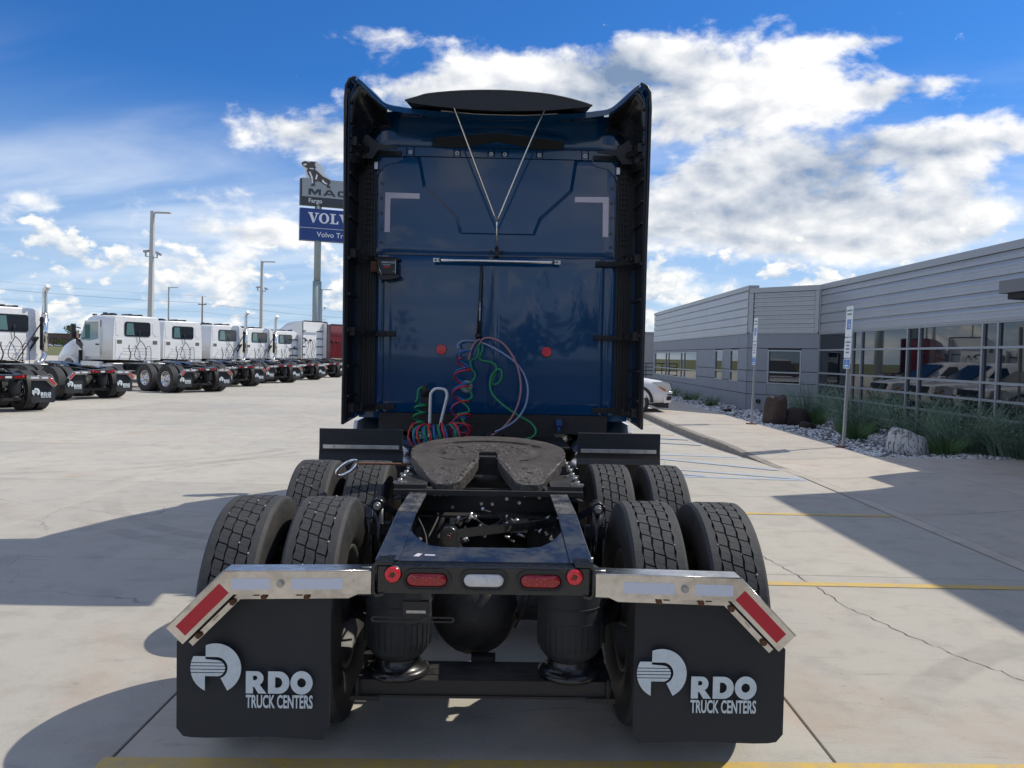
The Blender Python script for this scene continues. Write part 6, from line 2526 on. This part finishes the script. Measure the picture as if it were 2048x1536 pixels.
# ------------------------------------------------------------------ dealer pylon
SA = radians(20)
py = thing('pylon_sign', 'tall dealer pylon with a grey MACK board above a blue VOLVO board', 'sign', (-16.9, 75.5, 0), (0, 0, SA))
for x in (-1.47, 1.47):
    MB().cyl((x, 0, 0), (x, 0, 8.1), .40, n=20).cyl((x, 0, 8.1), (x, 0, 16.2), .31, n=20).build('pole', M['pole_green'], py)
HW = 3.15
v = MB().box(-HW, HW, -.45, .45, 11.80, 12.90).build('sign_board', M['sign_blue'], py, bevel=.02)
v2 = MB().box(-HW, HW, -.45, .45, 12.95, 14.70).build('sign_board', M['sign_blue'], py, bevel=.02)
MB().box(-HW + .02, HW - .02, -.42, .42, 12.901, 12.949).build('divider', M['sign_white'], py)
lettering('lettering', 'Volvo Trucks', .66, M['sign_white'], v, (-1.62, -.452, 12.15), align='LEFT', bold=.004, depth=.006)
# serif capitals
def serif_word(parent, word, x0, z0, hgt, mat):
    m = MB()
    x = 0.0

    def pr(poly): m.prism([(x0 + (x + u) * hgt, z0 + w * hgt) for u, w in poly], 'XZ', -.462, -.450)
    for k, ch in enumerate(word):
        if ch == 'V':
            pr([(0, 1), (.46, 1), (.46, .90), (0, .90)]); pr([(.66, 1), (1.06, 1), (1.06, .90), (.66, .90)])
            pr([(.10, .899), (.38, .899), (.62, .28), (.52, 0), (.46, 0)]); pr([(.78, .899), (.92, .899), (.58, 0), (.521, 0), (.62, .279)])
            x += 1.04
        elif ch == 'O':
            o = [(x0 + (x + .50 + .50 * cos(radians(a))) * hgt, z0 + (.5 + .52 * sin(radians(a))) * hgt) for a in range(0, 360, 15)]
            i = [(x0 + (x + .50 + .24 * cos(radians(a))) * hgt, z0 + (.5 + .42 * sin(radians(a))) * hgt) for a in range(0, 360, 15)]
            m.ribbon(o, i, 'XZ', -.462, -.450)
            x += 1.08
        elif ch == 'L':
            pr([(0, 0), (.82, 0), (.82, .30), (.72, .30), (.62, .10), (0, .10)]); pr([(.14, .101), (.40, .101), (.40, .90), (.14, .90)]); pr([(0, .901), (.56, .901), (.56, 1), (0, 1)])
            x += .90
    o = m.build('lettering', mat, parent)
    return o


serif_word(v2, 'VOLVO', -2.42, 13.40, .93, M['sign_white'])
b1 = MB().box(-HW, HW, -.45, .45, 15.02, 15.74).build('sign_board', M['sign_dark'], py, bevel=.02)
b2 = MB().box(-HW + .16, HW, -.45, .45, 15.741, 17.42).build('sign_board', M['sign_grey'], py, bevel=.02)
MB().box(-HW, -HW + .158, -.43, .43, 15.741, 17.36).build('board_edge', M['sign_dark'], py)
lettering('lettering', 'Fargo', .55, M['sign_white'], b1, (-2.42, -.452, 15.22), bold=.004, depth=.006)


def block_word(parent, x0, z0, hgt, mat):
    m = MB()
    x = 0.0

    def pr(poly): m.prism([(x0 + (x + u) * hgt, z0 + w * hgt) for u, w in poly], 'XZ', -.462, -.450)
    # M
    pr([(0, 0), (.40, 0), (.40, 1), (0, 1)]); pr([(1.60, 0), (2.0, 0), (2.0, 1), (1.60, 1)])
    pr([(.401, 1), (.62, 1), (1.0, .50), (1.38, 1), (1.599, 1), (1.599, .62), (1.14, .08), (.86, .08), (.401, .62)])
    x += 2.3
    # A
    pr([(0, 0), (.44, 0), (.98, .72), (1.12, .72), (1.66, 0), (2.10, 0), (1.36, 1), (.74, 1)]); pr([(.62, .18), (1.48, .18), (1.34, .40), (.76, .40)])
    x += 2.4
    # C
    pr([(.30, 0), (1.75, 0), (1.75, .26), (.40, .26), (.36, .30), (.36, .70), (.40, .74), (1.75, .74), (1.75, 1), (.30, 1), (0, .80), (0, .20)])
    x += 2.0
    # K
    pr([(0, 0), (.40, 0), (.40, 1), (0, 1)]); pr([(.401, .40), (1.30, 1), (1.85, 1), (.95, .5), (1.9, 0), (1.35, 0), (.401, .56)])
    return m.build('lettering', mat, parent)


block_word(b2, -2.42, 15.92, .56, M['sign_dark'])
# standing dog emblem: pale backing with a dark figure in front
def pol(pts): return [(-3.15 + (x - 170) * .0155, 14.97 + (470 - y) * .0117) for x, y in pts]
bd = MB().prism(pol([(172, 150), (190, 130), (262, 126), (302, 165), (310, 215), (352, 268), (352, 330), (215, 330), (200, 230), (190, 185)]), 'XZ', -.40, -.28)
bd.build('emblem_backing', M['sign_white'], b2)
dg = MB()
dark = material('emblem dark bronze', (.075, .06, .055), .45)
dg.prism(pol([(175, 152), (182, 140), (200, 134), (214, 142), (236, 132), (256, 134), (250, 150), (258, 178), (250, 190), (268, 205), (300, 240), (342, 262), (345, 285), (338, 292), (336, 305), (350, 325), (326, 326), (318, 308), (296, 296), (290, 286), (268, 278), (258, 284), (252, 300), (256, 320), (228, 322), (236, 300), (228, 262), (212, 232), (206, 206), (212, 186), (198, 180), (184, 172), (178, 162)]), 'XZ', -.462, -.4501)
dg.build('emblem', dark, b2)
gl = MB()
for pts in ([(183, 158), (200, 150), (206, 160), (190, 170)], [(222, 182), (246, 182), (246, 190), (222, 190)], [(216, 212), (226, 210), (240, 250), (244, 300), (236, 298), (232, 262)], [(262, 222), (270, 235), (262, 270), (254, 262)], [(300, 262), (310, 280), (326, 292), (322, 300), (300, 288), (292, 272)]):
    gl.prism(pol(pts), 'XZ', -.470, -.4621)
gl.build('emblem_highlight', M['sign_white'], b2)


# ------------------------------------------------------------------ far edge: brick building, trailers, trees, cars
fb = thing('brick_building', 'distant low brown brick building with a row of small dark windows', 'building', (-292, 520, 0))
MB().box(-13, 13, 0, 14, 0, 8.0).build('wall', M['brick'], fb)
MB().box(-13.3, 13.3, -.3, 14, 8.0, 8.5).build('roof', M['sign_dark'], fb)
MB().box(8, 12.5, -3, 0, 0, 9.2).build('entrance_block', M['brick'], fb)
for i in range(14):
    MB().box(-12.2 + i * 1.45, -11.3 + i * 1.45, -.15, .02, 4.6, 5.8).build('window', M['glass_dark'], fb)
tr = thing('trailer', 'white box trailer parked in front of the distant brick building', 'trailer', (-303, 500, 0))
MB().box(-6.5, 6.5, -1.3, 1.3, 1.2, 6.4).build('box_body', M['white_paint'], tr)
MB().box(-6, 6, -1.2, 1.2, .6, 1.19).build('underframe', M['black'], tr)
for x in (-4, -2.8, 4, 5.2):
    MB().cyl((x, -1.3, .5), (x, 1.3, .5), .5, n=12).build('wheel', M['tyre_side'], tr)


def tree(label, x, y, h, w, seed, n=700):
    r = random.Random(seed)
    root = thing('tree', label, 'tree', (x, y, 0), group='trees on the far edge of the field')
    tk = MB()
    tk.tube([(0, 0, 0), (.1, 0, h * .25), (-.1, .1, h * .6)], [h * .035, h * .025, h * .012], 7)
    for k in range(5):
        a = r.uniform(0, 6.28)
        tk.tube([(0, 0, h * (.22 + .07 * k)), (w * .2 * cos(a), w * .2 * sin(a), h * (.4 + .08 * k)), (w * .34 * cos(a), w * .34 * sin(a), h * (.55 + .07 * k))], [h * .014, h * .009, h * .004], 5)
    tk.build('trunk', M['bark'], root)
    c = MB()
    cl = [(r.uniform(-.34, .34) * w, r.uniform(-.34, .34) * w, h * r.uniform(.38, .88), r.uniform(.12, .24) * w) for _ in range(13)]
    for _ in range(n):
        x_, y_, z_, q = r.choice(cl)
        v = Vector((r.gauss(0, 1), r.gauss(0, 1), r.gauss(0, 1))).normalized() * q * r.uniform(.6, 1.05)
        p = Vector((x_, y_, z_)) + v
        e = Vector((r.gauss(0, 1), r.gauss(0, 1), r.gauss(0, 1))).normalized()
        f = e.orthogonal().normalized()
        s = w * r.uniform(.03, .06)
        c.add([p - e * s, p + f * s * .6, p + e * s, p - f * s * .6], [(0, 1, 2, 3)])
    c.build('crown', M['leaf'], root)


for k, (x, y, h, w, lab) in enumerate(((-306, 560, 15.5, 12, 'tall leafy tree rising behind the distant brick roof'), (-297, 561, 13.5, 7, 'narrower tree beside the tall one behind the brick roof'), (-330, 565, 9, 9, 'low tree behind the white trailer'),
                                       (-262, 500, 8.5, 14, 'rounded tree right of the brick building, left part'), (-250, 505, 11, 13, 'higher rounded tree right of the brick building'), (-238, 500, 8, 14, 'low tree at the right end of the distant trees'),
                                       (-283, 505, 4.2, 9, 'yellowish bush in front of the brick wall'), (-272, 503, 4.6, 9, 'second bush in front of the brick wall'))):
    tree(lab, x, y, h, w, 40 + k)
for k, (x, y) in enumerate(((-288, 490), (-281, 488), (-276, 490), (-266, 485), (-257, 480), (-301, 489))):
    r = thing('parked_car', ('tiny white car parked below the brick building', 'second tiny white car below the brick building', 'tiny white car before the yellowish bush', 'larger white van right of the distant bushes', 'tiny white car far right below the trees', 'tiny white car under the white trailer')[k], 'car', (x, y, 0), (0, 0, .2 * k), 'distant parked cars')
    hh = 2.4 if k == 3 else 1.5
    MB().prism([(-2.2, .35), (2.2, .35), (2.2, .95), (1.3, 1.0), (.7, hh), (-1.5, hh), (-2.2, 1.0)], 'XZ', -.9, .9).build('body', M['suv_white'], r)
    MB().prism([(-1.5, 1.0), (1.15, 1.0), (.65, hh - .1), (-1.4, hh - .1)], 'XZ', -.92, .92).build('window', M['glass_dark'], r)
    for q in (-1.4, 1.4):
        MB().cyl((q, -.92, .33), (q, .92, .33), .33, n=10).build('wheel', M['tyre_side'], r)


# ------------------------------------------------------------------ white SUVs nose-in to the kerb
def suv(root):
    """large SUV, nose towards +X, length 5.3"""
    def sec(x, hw, z0, z1, zr, wr):
        # half section: sill, shoulder, roof
        a = [(hw - .06, z0), (hw, z0 + .22), (hw, z1 - .12), (hw - .03, z1), (wr, zr - .07), (wr - .10, zr)]
        return [(x, -y, z) for y, z in a] + [(x, y, z) for y, z in a[::-1]]
    low = MB()
    rings = []
    for x, hw, z0, z1 in ((-2.66, .86, .52, 1.02), (-2.58, .96, .42, 1.10), (-1.8, 1.01, .36, 1.13), (.6, 1.015, .36, 1.14), (1.25, 1.01, .36, 1.15), (1.9, .995, .38, 1.12), (2.40, .955, .42, 1.05), (2.58, .90, .46, .98), (2.66, .80, .52, .84)):
        a = [(hw - .07, z0), (hw, z0 + .18), (hw + .0, z1 - .16), (hw - .05, z1 - .04), (hw - .16, z1), (hw * .5, z1 + .02)]
        rings.append([(x, -y, z) for y, z in a] + [(x, y, z) for y, z in a[::-1]])
    low.loft(rings, True, True, True)
    low.build('body', M['suv_white'], root)
    top = MB()
    rings = []
    for x, hb, hr, zr in ((-2.50, .93, .76, 1.30), (-2.30, .95, .78, 1.78), (-1.6, .96, .80, 1.86), (.0, .96, .80, 1.86), (.45, .955, .78, 1.80), (1.05, .95, .72, 1.42), (1.50, .94, .70, 1.13)):
        a = [(hb, 1.10), (hb - .015, 1.14), (hr, zr - .06), (hr - .12, zr), (hr * .4, zr + .01)]
        rings.append([(x, -y, z) for y, z in a] + [(x, y, z) for y, z in a[::-1]])
    top.loft(rings, True, True, True)
    top.build('cabin', M['suv_white'], root)
    for s in (-1, 1):
        g = MB()
        for pts in ([(-2.15, 1.18), (-1.35, 1.18), (-1.35, 1.70), (-2.05, 1.70)], [(-1.25, 1.18), (-.30, 1.18), (-.30, 1.71), (-1.25, 1.71)], [(-.2, 1.18), (.95, 1.18), (.42, 1.68), (-.2, 1.71)]):
            w = []
            for x, z in pts:
                t = (z - 1.12) / .68
                w.append((x, s * (.955 - .165 * t), z))
            g.add(w + [(x, y - s * .012, z) for x, y, z in w], [(0, 1, 2, 3) if s < 0 else (3, 2, 1, 0), (0, 4, 5, 1), (1, 5, 6, 2), (2, 6, 7, 3), (3, 7, 4, 0)])
        g.build('side_window', M['glass_dark'], root)
        for x in (1.62, -1.50):
            w = thing('wheel', None, None); w.parent = root; w.location = (x, s * .86, .40); w.rotation_euler = (0, 0, -pi / 2 * -s)
            MB().lathe([(.26, -.13), (.37, -.135), (.395, -.11), (.40, 0), (.395, .11), (.37, .135), (.26, .13), (.26, -.13)], (0, 0, 0), (1, 0, 0), 30).build('tyre', M['tyre_side'], w)
            rm = MB().lathe([(.275, .06), (.285, .125), (.262, .135), (.25, .08), (.05, .06), (0, .06)], (0, 0, 0), (1, 0, 0), 30)
            for k in range(6):
                a = 2 * pi * k / 6
                rm.bar((.09, .04 * cos(a), .04 * sin(a)), (.115, .25 * cos(a), .25 * sin(a)), .07, .03, up=(1, 0, 0))
            rm.build('rim', M['alu_dull'], w)
            ar = MB()
            o = arc(x, .42, .52, 0, 180, 16); i = arc(x, .42, .435, 0, 180, 16)
            for k in range(16):
                ar.prism([o[k], o[k + 1], i[k + 1], i[k]], 'XZ', s * .80, s * 1.016)
            ar.build('wheel_arch', M['black'], root)
        hl = MB()
        pts = [(2.10, 1.03), (2.36, 1.045), (2.62, .99), (2.66, .80), (2.52, .77), (2.36, .86), (2.22, .95)]
        hl.prism(pts, 'XZ', s * .72, s * .985)
        hl.build('headlight', M['lens_clear'], root, bevel=.02)
        MB().prism([(2.27, .91), (2.45, .84), (2.52, .775), (2.45, .77), (2.33, .85)], 'XZ', s * .90, s * .995).build('indicator', M['amber'], root)
        MB().prism([(2.50, .68), (2.72, .68), (2.72, .645), (2.50, .645)], 'XZ', s * .55, s * .925).build('bumper_slot', M['black'], root)
        MB().prism([(2.50, .61), (2.70, .61), (2.66, .49), (2.50, .50)], 'XZ', s * .50, s * .925).build('fog_opening', M['black'], root)
        MB().box(.72, .95, s * 1.0, s * 1.22, 1.15, 1.33).build('wing_mirror', M['suv_white'], root, bevel=.03)
        MB().box(-.42, -.20, s * 1.01, s * 1.03, .98, 1.02).build('handle', M['suv_white'], root)
        MB().box(-2.66, -2.45, s * .80, s * .98, .95, 1.45).build('tail_lamp', M['lens_red'], root)
    bmp = MB()
    bmp.loft([[(2.45, -.95, .40), (2.45, .95, .40), (2.45, .97, .78), (2.45, -.97, .78)], [(2.68, -.86, .42), (2.68, .86, .42), (2.72, .88, .76), (2.72, -.88, .76)], [(2.76, -.5, .44), (2.76, .5, .44), (2.80, .5, .74), (2.80, -.5, .74)]], True, True, True)
    bmp.build('front_bumper', M['suv_white'], root, bevel=.03)
    MB().box(2.3, 2.62, -.85, .85, .26, .42).build('skid_lip', M['black'], root)
    MB().box(2.60, 2.735, -.60, .60, .80, 1.00).build('grille', M['black_gloss'], root, bevel=.02)
    for z in (.84, .90, .96):
        MB().box(2.736, 2.745, -.58, .58, z, z + .018).build('grille_bar', M['chrome'], root)
    ws = MB().add([(1.42, -.80, 1.17), (1.42, .80, 1.17), (.56, .70, 1.75), (.56, -.70, 1.75)], [(0, 1, 2, 3)])
    ws.add([(1.445, -.80, 1.185), (1.445, .80, 1.185), (.585, .70, 1.765), (.585, -.70, 1.765)], [(0, 1, 2, 3)])
    ws.build('windscreen', M['glass_dark'], root)


car = thing('suv', 'white SUV with its nose over the kerb just right of the blue tractor', 'car', (2.08, 24.95, 0), group='white cars nosed in to the kerb')
suv(car)
for (x, y), lab in (((1.9, 28.4), 'white SUV parked beyond the first one, seen in the glass wall reflection'), ((1.95, 31.4), 'white SUV third along the kerb, seen in the glass wall reflection')):
    c = copy_tree(car)
    c.location = (x, y, 0); c['label'] = lab

for k, (x, y, h_, w_) in enumerate(((9, -48, 7, 8), (17, -52, 9, 9), (2, -58, 5, 9), (-12, -60, 5.5, 10), (26, -50, 8, 9))):
    tree(('roundish tree behind the photographer, mirrored in the blue paint', 'tall tree behind the photographer, mirrored in the blue paint', 'low tree far behind the photographer', 'low broad tree behind the photographer to the left', 'tree behind the photographer near the entrance block')[k], x, y, h_, w_, 80 + k, 400)
